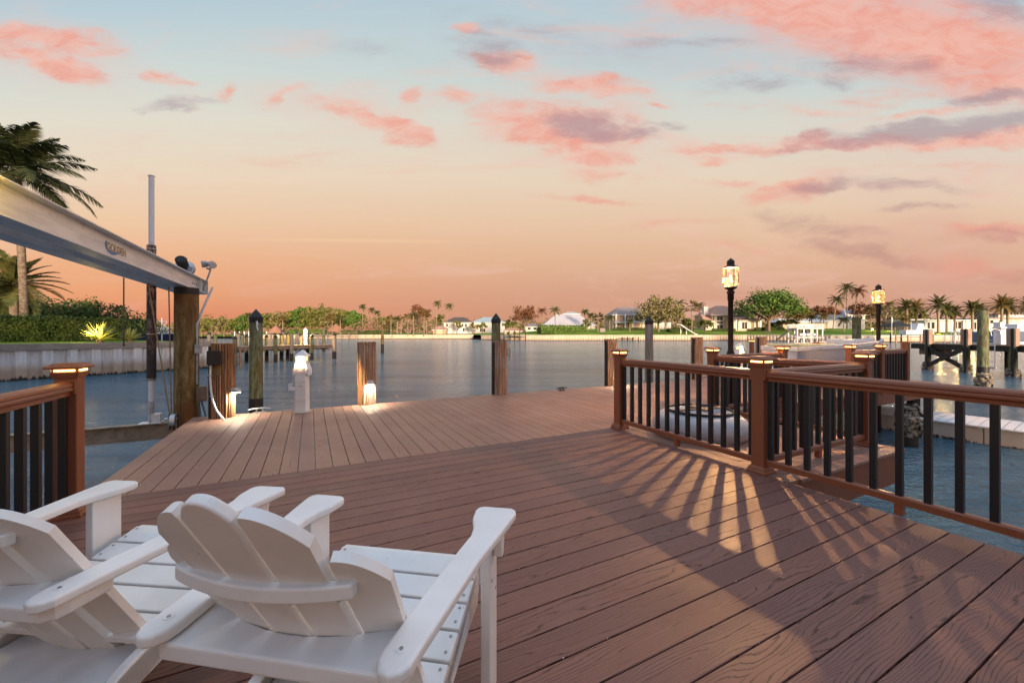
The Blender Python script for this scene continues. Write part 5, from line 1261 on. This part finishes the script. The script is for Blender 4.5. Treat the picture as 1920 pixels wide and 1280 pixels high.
# slide, ramp, signs
q = thing('water_slide', 'white water slide sloping down the lawn to the seawall', 'slide', (wx(1296, 140), 140, wz(612, 140)), 0)
m = MB(); path = [(-3.6,3,.9),(-2.6,2.2,.7),(-1.6,1.5,-.3),(0,.5,-1.6),(1.4,-.3,-2.6),(1.7,-.6,-2.9)]
for i in range(len(path)-1): m.bar(path[i], path[i+1], 1.9, .22)
m.obj('chute', M['trimwhite'], q); m = MB(); m.box((-2.6,2.6,-1.2),(.2,.2,3.4)); m.box((-1.2,1.2,-1.8),(.2,.2,2.2)); m.obj('support', M['paint'], q)
q = thing('lawn_sign', 'small grey board standing on the lawn near the hedge', 'sign', (wx(1130, 142), 142, gz(1130, 142))); m = MB(); m.box((0,0,1.4),(1.8,.12,1.3)); m.obj('panel', M['roofgrey'], q); m = MB(); m.box((-.7,0,.5),(.1,.1,1.4)); m.box((.7,0,.5),(.1,.1,1.4)); m.obj('legs', M['darkwood'], q)
# footpath from the villa to the water
R1 = []; 
for t in range(9):
    u = t/8; px = 1414+ (1452-1414)*u; Y = 158-(158-134)*u; R1.append((px+ -2.2, px+2.2, Y))
sheet('footpath', [[(wx(a, Y), Y, gz(a, Y)+.05) for a, b, Y in R1], [(wx(b, Y), Y, gz(b, Y)+.05) for a, b, Y in R1]], 'capwood')

# ================================================================= trees of the far shore
def G(px, Y): return (wx(px, Y), Y, gz(px, Y))
TV = {}
def addtree(label, px, Y, ytop, halfpx, matn, seed, base='tree', **kw):
    z = gz(px, Y); H = wz(ytop, Y)-z; R_ = halfpx/F*Y
    return tree(kw.pop('name', 'broadleaf_tree'), label, (wx(px, Y), Y, z), H, R_, matn, seed, **kw)
addtree('broad mottled golden tree in front of the balconied house', 1234, 150, 561, 44, 'leafgold', 31, n=90, dens=34, leaf=.75, trunk=.28, spread=.55)
addtree('big bright green spreading tree right of the tall lantern', 1441, 148, 548, 56, 'leafbright', 32, n=120, dens=42, leaf=.8, trunk=.30, spread=.5)
addtree('golden tree close behind the mottled tree, on its right', 1268, 158, 575, 15, 'leafgold', 33, n=34, dens=30, leaf=.7)
addtree('rust brown spreading tree left of the pale grey metal roof', 984, 160, 576, 27, 'leafrust', 34, n=70, dens=26, leaf=.6, trunk=.35)
addtree('dark leafy shrub like tree below the rust tree, on its left', 955, 165, 600, 13, 'leaf', 35, n=26, dens=26, leaf=.6)
addtree('rust topped round tree above the sabal palms left of centre', 786, 205, 573, 21, 'leafrust', 36, n=40, dens=30, leaf=.8)
addtree('dark round tree left of the two storey white house', 826, 215, 590, 11, 'leaf', 37, n=26, dens=26, leaf=.8)
addtree('small round tree in front of the white house', 857, 186, 601, 9, 'leaf', 38, n=24, dens=26, leaf=.6)
addtree('small golden tree in front of the blue roofed house', 889, 186, 606, 10, 'leafgold', 39, n=24, dens=26, leaf=.6)
addtree('small green tree right of the golden one, by the blue roofed house', 905, 186, 604, 8, 'leaf', 40, n=24, dens=26, leaf=.6)
addtree('dark bushy tree left of the peach villa', 1322, 146, 600, 13, 'leaf', 41, n=30, dens=34, leaf=.6)
addtree('dark bushy tree behind the fan palm, left of the villa', 1288, 148, 598, 12, 'leaf', 42, n=30, dens=34, leaf=.6)
addtree('dark rust tinged tree behind the roof at the right of the big green tree', 1545, 178, 573, 26, 'leafrust', 43, n=56, dens=30, leaf=.8)
addtree('dark green tree right of the big green tree', 1500, 175, 577, 22, 'leaf', 44, n=50, dens=30, leaf=.8)
addtree('low dark tree between the big green tree and the low house', 1478, 150, 599, 17, 'leaf', 45, n=34, dens=30, leaf=.6)
addtree('rust tinged tree behind the leaning palms', 1610, 172, 566, 24, 'leafrust', 46, n=50, dens=28, leaf=.7)
addtree('golden green tree behind the small lantern', 1660, 170, 575, 28, 'leafgold', 47, n=60, dens=28, leaf=.7)
addtree('dark green tree behind the modern house on its left', 1722, 176, 583, 18, 'leaf', 48, n=40, dens=28, leaf=.8)
addtree('dark green tree filling the gap behind the small lantern', 1690, 178, 586, 18, 'leaf', 52, n=40, dens=28, leaf=.8)
addtree('small rounded garden tree on the lawn beside the long hedge', 1100, 150, 598, 9, 'leaf', 49, n=26, dens=30, leaf=.45)
addtree('bare pinkish spreading tree before the wood, right of the thatched huts', 691, 178, 598, 34, 'leafpink', 50, n=60, dens=10, leaf=.55, trunk=.22, spread=.75, trunkmat='leafpink')
addtree('dark bush right of the low grey roofed villa wing', 1448, 152, 606, 10, 'hedge', 51, n=24, dens=30, leaf=.5)
# tree belt on the far left: one tree after another
SEQ = ['leftmost', 'second from the left', 'third from the left', 'fourth from the left', 'fifth from the left', 'sixth from the left', 'seventh from the left', 'eighth from the left', 'ninth from the left', 'tenth from the left', 'eleventh from the left', 'twelfth from the left', 'thirteenth from the left', 'fourteenth from the left', 'fifteenth from the left', 'sixteenth from the left', 'next to last on the right', 'rightmost']
belt = [(378,212,601,16),(398,212,600,15),(420,210,598,17),(444,206,599,15),(462,204,592,16),(486,190,589,15),(506,190,590,16),(528,190,589,17),(548,192,585,13),(562,190,581,17),(583,190,579,18),(602,190,578,17),(622,190,580,18),(642,192,585,16),(660,192,586,15),(676,196,592,13),(712,198,598,13),(728,196,597,12)]
for i, (px, Y, yt, hp) in enumerate(belt):
    addtree('round green tree in the wood across the water, ' + SEQ[i], px, Y, yt-3, hp*1.15, ('leaf', 'leaf', 'leafgold', 'leaf', 'leafbright')[i % 5] if i != 0 else 'leafgold', 60+i, n=64, dens=34, leaf=.85, spread=.62, group='trees of the wood across the water')
# a wood far behind, read as one mass
rnd = random.Random(12); m = MB()
for px in range(-60, 2000, 7):
    Y = 262 if px < 900 else 232
    amp = 7 if px < 380 else (9 if px < 700 else 5)
    top = wz(606+rnd.uniform(-4, 5) if px < 370 else (594+rnd.uniform(-4,5) if px < 720 else (599+rnd.uniform(-5, 6) if px < 900 else (603+rnd.uniform(-5, 6) if px < 1140 else 599+rnd.uniform(-6, 6)))), Y)
    leafball(m, (wx(px, Y), Y+rnd.uniform(-5, 5), (top+1.0)*.5), (3.2, 4, max(2, (top)*.55)), 90, 1.15, rnd)
wd = m.obj('distant_wood', M['leaf']); tag(wd, 'continuous dark wood far behind the houses and palms', 'wood', kind='stuff')
# palms
def addpalm(label, px, Y, ytop, L=2.6, matn='palm', seed=1, trunkpx=None, date=False, grp=None, **kw):
    base = trunkpx if trunkpx is not None else px
    z = gz(base, Y); H = wz(ytop, Y)-z-L*(.45 if not date else .55)
    return palm('date_palm' if date else 'coconut_palm', label, (wx(base, Y), Y, z), H, matn, seed, L=L, curve=(wx(px, Y)-wx(base, Y), 0), date=date, group=grp, nl=kw.pop('nl', 12), lw=kw.pop('lw', .16), ll=kw.pop('ll', .75), nf=kw.pop('nf', 20), **kw)
addpalm('slim tall palm leftmost of the three above the pink bare tree', 680, 188, 571, 2.6, 'palm', 1)
addpalm('slim palm in the middle of the three above the pink bare tree', 697, 188, 576, 2.6, 'palm', 2)
addpalm('slim palm lowest of the three above the pink bare tree', 707, 190, 582, 2.4, 'palm', 3)
addpalm('palm standing left of the green piling across the water', 466, 190, 586, 2.8, 'palm', 4)
addpalm('tall palm left of the white house with the dark roof, taller of the pair', 820, 186, 563, 3.2, 'palm', 5, trunkpx=817)
addpalm('tall leaning palm beside it, lower of the pair by the white house', 842, 184, 568, 3.2, 'palm', 6, trunkpx=836)
addpalm('rust brown palm right of the rust tree', 1016, 152, 576, 3.0, 'leafrust', 7)
addpalm('dark palm in front of the pale grey metal roof', 1041, 152, 574, 3.2, 'palm', 8)
addpalm('dark thin palm right of the rooftop cupola', 1097, 170, 579, 2.4, 'palm', 9)
addpalm('lower dark palm beside it, right of the rooftop cupola', 1108, 168, 586, 2.4, 'palm', 10)
addpalm('dark palm at the left corner of the balconied house', 1143, 156, 590, 2.6, 'palm', 11)
addpalm('small palm in front of the balconied house', 1181, 150, 598, 1.8, 'palm', 12)
addpalm('dark palm rising behind the golden tree', 1275, 166, 561, 3.6, 'palm', 13)
addpalm('dark palm behind the fan palm left of the villa', 1312, 168, 566, 3.4, 'palm', 14)
addpalm('tall palm behind the big green tree on its right', 1480, 160, 588, 2.2, 'palmwarm', 15)
addpalm('tallest palm at the right, with a straight trunk', 1588, 150, 529, 4.6, 'palm', 16, nf=26, nl=16)
addpalm('rust tinged palm leaning right beside the tallest palm', 1609, 148, 536, 4.2, 'leafrust', 17, trunkpx=1599, nf=26, nl=16)
addpalm('palm leaning right in front of the slate roofed house', 1570, 140, 552, 4.0, 'palm', 18, trunkpx=1562, nf=24, nl=16)
addpalm('small palm at the right of the pale dock house', 1545, 138, 586, 2.6, 'palmwarm', 19)
addpalm('low yellow green palm before the low house', 1500, 142, 588, 2.6, 'palmwarm', 20)
addpalm('low yellow green palm before the low house, right of its twin', 1522, 142, 587, 2.6, 'palmwarm', 21)
addpalm('squat dark palm on the lawn near the seawall', 1582, 130, 592, 3.0, 'palmdark', 22)
addpalm('warm lit palm left of the small lantern', 1632, 140, 572, 3.6, 'palmwarm', 23)
addpalm('warm lit palm right of the small lantern', 1668, 140, 562, 3.8, 'palmwarm', 24, trunkpx=1655)
addpalm('yellow lit low palm beside the dark gazebo', 1696, 128, 592, 2.8, 'palmwarm', 25)
dp = [(1700,134,563,4.0,'dark date palm leftmost of the date palm row',26),(1718,136,566,4.0,'date palm second of the row, close to the leftmost',27),(1759,124,557,4.3,'date palm left of centre in front of the modern house',28),(1775,134,570,3.6,'lower date palm behind the left centre one',29),(1790,136,574,3.4,'low date palm lit yellow at its trunk',30),(1823,124,565,4.0,'date palm in front of the middle of the modern house',31),(1836,132,570,3.6,'date palm with yellow lit trunk left of the tall green piling',32),(1878,124,557,4.2,'tall date palm right of the tall green piling',33),(1889,130,563,3.8,'date palm close behind it at the right',34),(1928,124,558,4.2,'date palm cut by the right edge of the picture',35)]
for px, Y, yt, L, lb, sd_ in dp:
    addpalm(lb, px, Y, yt-2, L*1.15, 'palm' if sd_ % 3 else 'palmwarm', sd_, date=True, grp='date palms in a row on the right shore', nf=40, nl=18, trunkr=.30, up=1.4, droop=1.8)
for i, (px, Y) in enumerate([(1790,130),(1836,128),(1759,121),(1823,121),(1668,134),(1630,134)]):
    q = thing('garden_light', 'uplight at the foot of ' + ['the low date palm lit yellow at its trunk', 'the date palm left of the tall green piling', 'the date palm left of the white modern house', 'the date palm before the modern house', 'the palm right of the small lantern', 'the palm left of the small lantern'][i], 'garden light', (wx(px+1.5, Y-1.6), Y-1.6, gz(px, Y-1.6)), 0, 'palm uplights'); m = MB(); m.lathe([(.10,0),(.13,.25)], 8); m.obj('housing', M['bronze'], q); point('uplight', (0,0,.5), 420, (1,.62,.18), .1, parent=q)
sab = [(733,176,590,1.8),(745,177,594,1.7),(752,178,591,1.7),(765,176,588,1.9),(775,176,585,2.0),(795,176,582,2.4),(800,178,586,2.0),(638,178,590,2.0),(623,178,590,2.0),(530,178,592,1.8),(1121,150,587,2.4),(1297,146,566,3.0)]
for i, (px, Y, yt, R_) in enumerate(sab):
    z = gz(px, Y); H = wz(yt, Y)-z-R_*.8
    lb = ['sabal palm leftmost of the cluster left of the white house', 'second sabal palm of the cluster, short', 'third sabal palm of the cluster', 'fourth sabal palm of the cluster', 'fifth sabal palm of the cluster, taller', 'tallest sabal palm of the cluster', 'rightmost sabal palm of the cluster', 'sabal palm right of the second thatched hut', 'sabal palm before the second thatched hut', 'sabal palm right of the first thatched hut', 'rust green sabal palm left of the balconied house', 'tall sabal palm left of the villa chimney'][i]
    fanpalm('sabal_palm', lb, (wx(px, Y), Y, z), H, 'palmwarm' if i % 3 != 1 else 'palm', 80+i, R_, 'sabal palms of the far shore')
hedge('long bright green hedge curving along the lawn', Lb(1010, 141), Lb(1098, 152), 3.0, 2.9, 'leafbright', .55, 2600, z=1.3, seed=9)
hedge('low dark hedge under the villa windows', Lb(1335, 152), Lb(1378, 152), 1.2, 1.0, 'hedge', .4, 700, z=gz(1350,152), seed=10)
hedge('low dark hedge left of the villa lawn', Lb(1250, 150), Lb(1300, 150), 1.2, 1.2, 'hedge', .4, 700, z=gz(1270,150), seed=11)
hedge('low dark hedge between the big tree and the footpath', Lb(1415, 151), Lb(1470, 150), 1.2, 1.2, 'hedge', .4, 800, z=gz(1440,150), seed=12)
hedge('low hedge below the balconied house', Lb(1150, 156), Lb(1215, 156), 1.2, 1.1, 'hedge', .4, 800, z=gz(1180,156), seed=13)
hedge('dark planting before the wood on the far left', Lb(640, 176), Lb(730, 176), 2.0, 1.6, 'hedge', .6, 900, z=1.0, seed=14)
hedge('dark planting below the thatched huts', Lb(540, 176), Lb(612, 176), 2.0, 2.0, 'leafbright', .6, 900, z=1.0, seed=15)

# ================================================================= things along the right shore
Y0 = 112
o = thing('boat_house', 'white raised boat lift platform with lattice railing on the far shore', 'boat lift', (wx(1510, Y0), Y0, 0))
m = MB(); 
for x in (-3.6, -1.8, 0.2, 1.9, 3.4):
    for y in (-1.8, 1.8): q = MB(); q.box((x, y, .8), (.28, .28, 4.2)); q.obj('post', M['trimwhite'], o)
m.box((0,0,2.75),(7.4,4.2,.25)); m.box((0,0,.2),(7.4,4.2,.2)); m.obj('platform', M['trimwhite'], o)
m = MB()
for s in (-1, 1):
    m.box((0,s*2.05,3.9),(7.4,.1,.14)); m.box((0,s*2.05,3.4),(7.4,.1,.10))
    for i in range(18): m.box((-3.6+i*.423, s*2.05, 3.4), (.12,.08,1.1))
m.obj('railing', M['trimwhite'], o)
m = MB(); m.bar((-8.0,0,-.4), (-3.7,0,2.6), 1.1, .2); m.obj('gangway', M['midwood'], o)
q = thing('small_boat', 'small white boat hanging inside the raised platform', 'boat', (wx(1512, Y0), Y0, .3)); m = MB(); m.extr([(-2.6,-.8),(1.6,-.8),(2.8,0),(1.6,.8),(-2.6,.8)], .4, 1.1); m.obj('hull', M['hull'], q, bevel=.1); m = MB(); m.box((-.4,0,1.5),(1.4,1.0,.8)); m.box((-2.7,0,1.2),(.4,.5,1.1)); m.obj('console', M['navy'], q)
o = thing('gazebo', 'dark peaked canopy on posts near the right seawall', 'gazebo', (wx(1678, 114), 114, gz(1678, 114))); m = MB(); m.lathe([(4.2,2.3),(4.1,2.5),(2.0,3.3),(.1,3.8)], 4, smooth=False, ph=math.pi/4); m.obj('roof', M['tar'], o)
for sx in (-1, 1):
    for sy in (-1, 1): m = MB(); m.box((sx*2.6, sy*2.6, 1.2), (.16,.16,2.5)); m.obj('post', M['midwood'], o)
o = thing('motor_boat', 'white motor boat on a lift behind the right dock', 'boat', (wx(1721, 92), 92, .9))
m = MB(); m.extr([(-3.6,-.9),(2.2,-.9),(3.8,0),(2.2,.9),(-3.6,.9)], .2, 1.2); m.obj('hull', M['hull'], o, bevel=.12)
m = MB(); m.extr([(-1.2,1.2),(.9,1.2),(.5,2.7),(-.6,2.8)], -.8, .8, Matrix(((1,0,0,0),(0,0,-1,0),(0,1,0,0),(0,0,0,1)))); m.obj('cabin', M['hull'], o, bevel=.08)
m = MB(); m.tube([(-2.4,-.8,1.2),(-2.4,-.8,3.2)], .06, 6); m.tube([(2.0,-.8,1.2),(2.0,-.8,3.2)], .06, 6); m.obj('pole', M['paint'], o)
dockline('pale low dock under the dark canopy', Lb(1680, 100), Lb(1750, 96), .5, 2, 1.0, 1.8, 'stave')
dockline('dark pontoon dock left of the dark canopy', Lb(1650, 104), Lb(1690, 102), .1, 1.6, 1.5, 1.4, 'darkwood')
o = thing('flag_pole', 'white flagpole with a furled flag near the dark canopy', 'flagpole', (wx(1672, 108), 108, .8)); m = MB(); m.tube([(0,0,-1),(0,0,5.2)], .07, 6); m.obj('pole', M['paint'], o); m = MB(); m.box((.18,0,4.2),(.28,.06,1.3)); m.obj('flag', M['wallpeach'], o)
o = thing('garden_lamp', 'star bright garden lamp on the far lawn', 'lamp', (wx(1636, 117), 117, gz(1636, 117))); m = MB(); m.tube([(0,0,0),(0,0,1.3)], .08, 6); m.obj('pole', M['bronze'], o); m = MB(); m.lathe([(.1,1.3),(.22,1.5),(.1,1.7)], 8); m.obj('globe', M['bulbfar'], o)
# blue covered boat and people craft behind the right dock
o = thing('covered_boat', 'boat under a blue canvas cover behind the right dock', 'boat', (wx(1872, 34), 34, .35), math.radians(4))
m = MB(); m.extr([(-1.6,.2),(-1.35,1.05),(-.2,1.12),(1.7,1.05),(2.4,.95),(2.6,.2)], -1, 1, Matrix(((1,0,0,0),(0,0,-1,0),(0,1,0,0),(0,0,0,1)))); m.obj('cover', M['blue'], o, bevel=.12)
m = MB(); m.box((1.4,0,1.45),(1.2,1.4,.5)); m.box((1.5,0,1.0),(2.2,1.5,.5)); m.obj('console', M['hull'], o, bevel=.08)
m = MB(); m.box((.5,0,0),(3.8,1.8,.5)); m.obj('hull', M['hull'], o, bevel=.1)

# ================================================================= right dock with oyster piles
DZ = .55
o = thing('wooden_pier', 'tall wooden pier at the right with cross bracing and oyster covered legs', 'pier')
m = MB(); n_ = 120
m.box((28.5, 17.5, DZ-.02), (2.6, 19.0, .05))
for i in range(n_): m.box((28.5, 8.2+i*.157, DZ+.02), (2.66, .145, .04))
m.obj('planks', M['greypile'], o)
m = MB(); m.box((27.16, 17.5, DZ-.17), (.06, 18.9, .30)); m.box((29.84, 17.5, DZ-.17), (.06, 18.9, .30)); m.box((28.5, 26.95, DZ-.17), (2.6,.06,.30)); m.obj('beams', M['darkwood'], o)
def leg(px, Y, zt_=1.5):
    X = 27.05
    m = MB(); m.box((X-.02, Y, 1.02), (.30, .36, .96)); m.obj('pile_sleeve', M['wallpeach'] if False else M['stavepink'], o, bevel=.01)
    m = MB(); m.lathe([(.16,-2.4),(.155,DZ-.0)], 12, Matrix.Translation((X, Y, 0))); m.obj('leg', M['greenpile'], o)
    m = MB(); m.box((X-.21, Y-.16, .0), (.10, .14, 3.0)); m.obj('rubbing_strip', M['tar'], o)
    m = MB(); m.lathe([(.16,-2.4),(.155,DZ-.0)], 12, Matrix.Translation((X+2.5, Y, 0))); m.obj('leg', M['darkwood'], o)
    oyster(o, (X, Y, WZ+.16), .30, 60, int(Y*10))
def oyster(par, c, r, n, seed, hz=.32, asobj=False, label=None):
    rnd = random.Random(seed); m = MB()
    for _ in range(n):
        a = rnd.uniform(0, 6.28); z = rnd.uniform(-1, 1); q = math.sqrt(max(0, 1-z*z*.8)); d = Vector((math.cos(a)*q, math.sin(a)*q, z*.6)).normalized()
        p = Vector((c[0]+r*q*math.cos(a)*.85, c[1]+r*q*math.sin(a)*.85, c[2]+hz*z)); s = rnd.uniform(.05,.10)*(r/.3)
        m.add([(-s,-s*.6,0),(s*.8,-s*.7,.01),(s,s*.6,0),(-s*.6,s,.02),(0,0,s*.7)], [(0,1,4),(1,2,4),(2,3,4),(3,0,4),(3,2,1,0)], frame(p, d+Vector((rnd.gauss(0,.5),rnd.gauss(0,.5),rnd.gauss(0,.5)))) @ Matrix.Rotation(rnd.uniform(0,6.28), 4, 'Z'))
    m.lathe([(r*.55, -hz), (r*.8, 0), (r*.55, hz*.9)], 10, Matrix.Translation(c))
    ob = m.obj('oyster_cluster', M['oyster'], par); return ob
M['stavepink'] = mat('pinkish_pile_sleeve', None, .8, fn=woodfn([(.16,.10,.08,1),(.36,.22,.17,1),(.44,.28,.22,1),(.52,.36,.29,1),(.38,.25,.20,1)]), spec=.2)
for px in (1740, 1812, 1900, 1990): leg(px, 27.05*F/(px-CX))
m = MB(); Ya, Yb2 = 27.05*F/(1740-CX), 27.05*F/(1812-CX)
m.bar((26.95, Ya, .30), (26.95, Yb2, -.85), .09, .24); m.bar((26.86, Ya, -.92), (26.86, Yb2, .32), .09, .24); m.obj('cross_brace', M['darkwood'], o)
m = MB(); m.box((27.4, (Ya+Yb2)/2+1.0, .12), (.08, 1.9, .55)); m.obj('hanging_board', M['midwood'], o)
def ladder(label, X, Y, zt_, zb_):
    q = thing('dock_ladder', label, 'ladder', (X, Y, 0), 0, 'ladders on the right pier')
    for s in (-1, 1): m = MB(); m.tube([(.35, s*.22, zt_-.25), (.28, s*.22, zt_+.05), (.12, s*.22, zt_+.12), (0, s*.22, zt_), (0, s*.22, zb_)], .022, 8); m.obj('rail', M['alu'], q)
    k = 0; z = zb_+.1
    while z < zt_-.45: m = MB(); m.tube([(0,-.22,z),(0,.22,z)], .018, 6); m.obj('rung', M['alu'], q); z += .30
    m = MB(); rnd = random.Random(4)
    leafball(m, (0, 0, zb_+.03), (.10, .28, .05), 40, .07, rnd); m.obj('growth', M['darkwood'], q)
ladder('aluminium ladder right of the tall green piling, full of rungs', 26.95, 27*F/(1858-CX), 1.35, -.75)
ladder('aluminium ladder between the first two legs of the right pier', 27.0+2.7, 29.7*F/(1790-CX), 1.30, -.6)
q = thing('dock_cart', 'white dock box pedestal standing on the right pier', 'dock pedestal', (28.4, 28.4*F/(1874-CX), DZ+.04)); m = MB(); m.box((0,0,.45),(.30,.40,.9)); m.box((0,0,.98),(.36,.46,.10)); m.obj('body', M['hull'], q, bevel=.03); m = MB(); m.box((-.02,0,1.15),(.28,.34,.30)); m.box((-.17,-.05,.82),(.02,.14,.10)); m.obj('head', M['paint'], q, bevel=.03)
def hoop(label, X, Y):
    q = thing('grab_rail', label, 'rail', (X, Y, DZ+.04), 0, 'grab hoops on the right pier'); m = MB(); m.tube([(0,-.3,0),(0,-.3,.55),(0,-.15,.75),(0,.15,.75),(0,.3,.55),(0,.3,0)], .03, 8); m.obj('hoop', M['paint'], q)
hoop('left white grab hoop on the right pier', 29.6, 29.6*F/(1781-CX)); hoop('right white grab hoop on the right pier', 29.6, 29.6*F/(1796-CX))
oyster(None, (bp.location.x, bp.location.y-.04, WZ+.22), .30, 110, 7, .40); bpc = bpy.data.objects[-1] if False else None
for ob in bpy.data.objects:
    if ob.name.startswith('oyster_cluster') and ob.parent is None: ob.parent = bp; ob.matrix_parent_inverse = Matrix(); ob.location = -bp.location; ob.rotation_euler = (0,0,0); bp.rotation_euler = (0,0,0)

# ================================================================= floating dock lower right
fa_, fb_ = at(1500, 770, 9.3), at(2200, 850, 6.4)
a, b = Vector((wx(1590, 10.2), 10.2, 0)), Vector((wx(2250, 6.4), 6.4, 0)); d = (b-a); L = d.length; d.normalize()
o = thing('floating_dock', 'pale floating dock with board top and weedy waterline, seen through the right railing', 'floating dock', (a.x, a.y, WZ), math.atan2(d.y, d.x))
m = MB(); k = int(L/.155)
for i in range(k): m.box(((i+.5)*L/k, .68, .36), (L/k-.012, 1.44, .03))
m.obj('top_boards', M['capwood2'] if 'capwood2' in M else M['trimwhite'], o)
m = MB(); k = int(L/1.05)
for i in range(k): m.box(((i+.5)*L/k, .03, .12), (L/k-.02, .06, .44)); 
m.box((L/2, .70, .10), (L-.05, 1.28, .42)); m.obj('side_panels', M['seawall2'], o, bevel=.006)
m = MB(); rnd = random.Random(3)
for i in range(int(L*16)): leafball(m, (rnd.uniform(0,L), -.02, .0), (.05,.04,.06), 4, .07, rnd)
m.obj('weed', M['darkwood'], o)['kind'] = 'stuff'
# piling with oysters between the far deck and the floating dock
X = at(1702, 800, 8.2)
q = thing('dock_piling', 'dark piling with an oyster cluster under the far corner of the deck', 'piling', (X.x, X.y, 0)); m = MB(); m.lathe([(.17,-2.6),(.16,-.33)], 14); m.obj('shaft', M['darkwood'], q); oyster(q, (0,-.02,WZ+.50), .24, 60, 9, .34)

# ================================================================= white skiff in the slip
c = Vector((wx(1545, 9.3), 9.3, .56))
o = thing('skiff', 'white skiff with pale yellow cushions resting in the slip behind the railings', 'boat', tuple(c), math.radians(8)); o.scale = (.95, 1, 1)
m = MB()
secs = [(-1.25,.52,-.25,.30),(-.9,.62,-.30,.33),(0,.66,-.32,.37),(.8,.56,-.26,.42),(1.3,.30,-.12,.47),(1.5,.03,.15,.50)]
vs = []
for x, hw, z0, z1 in secs: vs += [(x,-hw,z1),(x,-hw*.92,(z0+z1)/2),(x,-hw*.5,z0),(x,hw*.5,z0),(x,hw*.92,(z0+z1)/2),(x,hw,z1)]
m.add(vs, [(i*6+j, i*6+(j+1) % 6, (i+1)*6+(j+1) % 6, (i+1)*6+j) for i in range(5) for j in range(5)]+[(0,1,2,3,4,5)], None, True)
m.add([(x, s*hw*.9, z1-.12) for x, hw, z0, z1 in secs for s in (-1,1)], [(i*2, i*2+2, i*2+3, i*2+1) for i in range(5)]); m.obj('hull', M['hull'], o)
m = MB()
for i in range(5):
    for s in (-1, 1): m.bar((secs[i][0], s*secs[i][1], secs[i][3]+.01), (secs[i+1][0], s*secs[i+1][1], secs[i+1][3]+.01), .05, .09)
m.bar((-1.25,-.52,.31),(-1.25,.52,.31),.05,.10); m.obj('gunwale', M['hull'], o, bevel=.01)
for x, w_ in ((-1.0, .42), (-.35, .36)):
    m = MB(); m.box((x, 0, .36), (.34, .95, .12)); m.obj('cushion', M['cushion'], o, bevel=.04, seg=3)
m = MB(); m.box((.45,0,.42),(.30,.44,.22)); m.obj('console', M['hull'], o, bevel=.03)

# ================================================================= unseen villa added behind the camera to shade the deck and warm the chairs
o = thing('house', 'cream two storey villa added behind the deck, outside the picture, to shade it', 'house', (4, -11, 0))
m = MB(); m.box((0,-6,2.6),(46,12,8.0)); m.obj('wall', M['wallpeach'], o)
m = MB(); m.add([(-24,-13,6.55),(24,-13,6.55),(24,1,6.55),(-24,1,6.55),(-17,-6,9),(17,-6,9)], [(0,1,5,4),(1,2,5),(2,3,4,5),(3,0,4)]); m.obj('roof', M['rooftan'], o)
for x in range(-20, 21, 5):
    for z in (1.2, 4.6):
        m = MB(); m.box((x,.03,z),(2.4,.10,2.1)); f = m.obj('window', M['trimwhite'], o); m = MB(); m.box((x,.09,z),(2.2,.03,1.9)); m.obj('pane', M['villafill'], f)  # panes glow to throw added warm light onto the deck

rnd = random.Random(77); m = MB()
for i in range(26):
    k = rnd.choice([-2,0,1,2,4,5,7,9,11,13,15]); t1 = 1.2255+k*(B1-1.2255)/19; t2 = rnd.uniform(-.2, 3.35); r_ = rnd.uniform(.0018, .0034)
    p = T(t1, t2, .002); m.lathe([(r_*.4,-r_),(r_,0),(r_*.5,r_*.8)], 6, Matrix.Translation(p))
tag(m.obj('debris', M['hull']), 'pale specks of grit caught in the deck gaps', 'grit', kind='stuff')
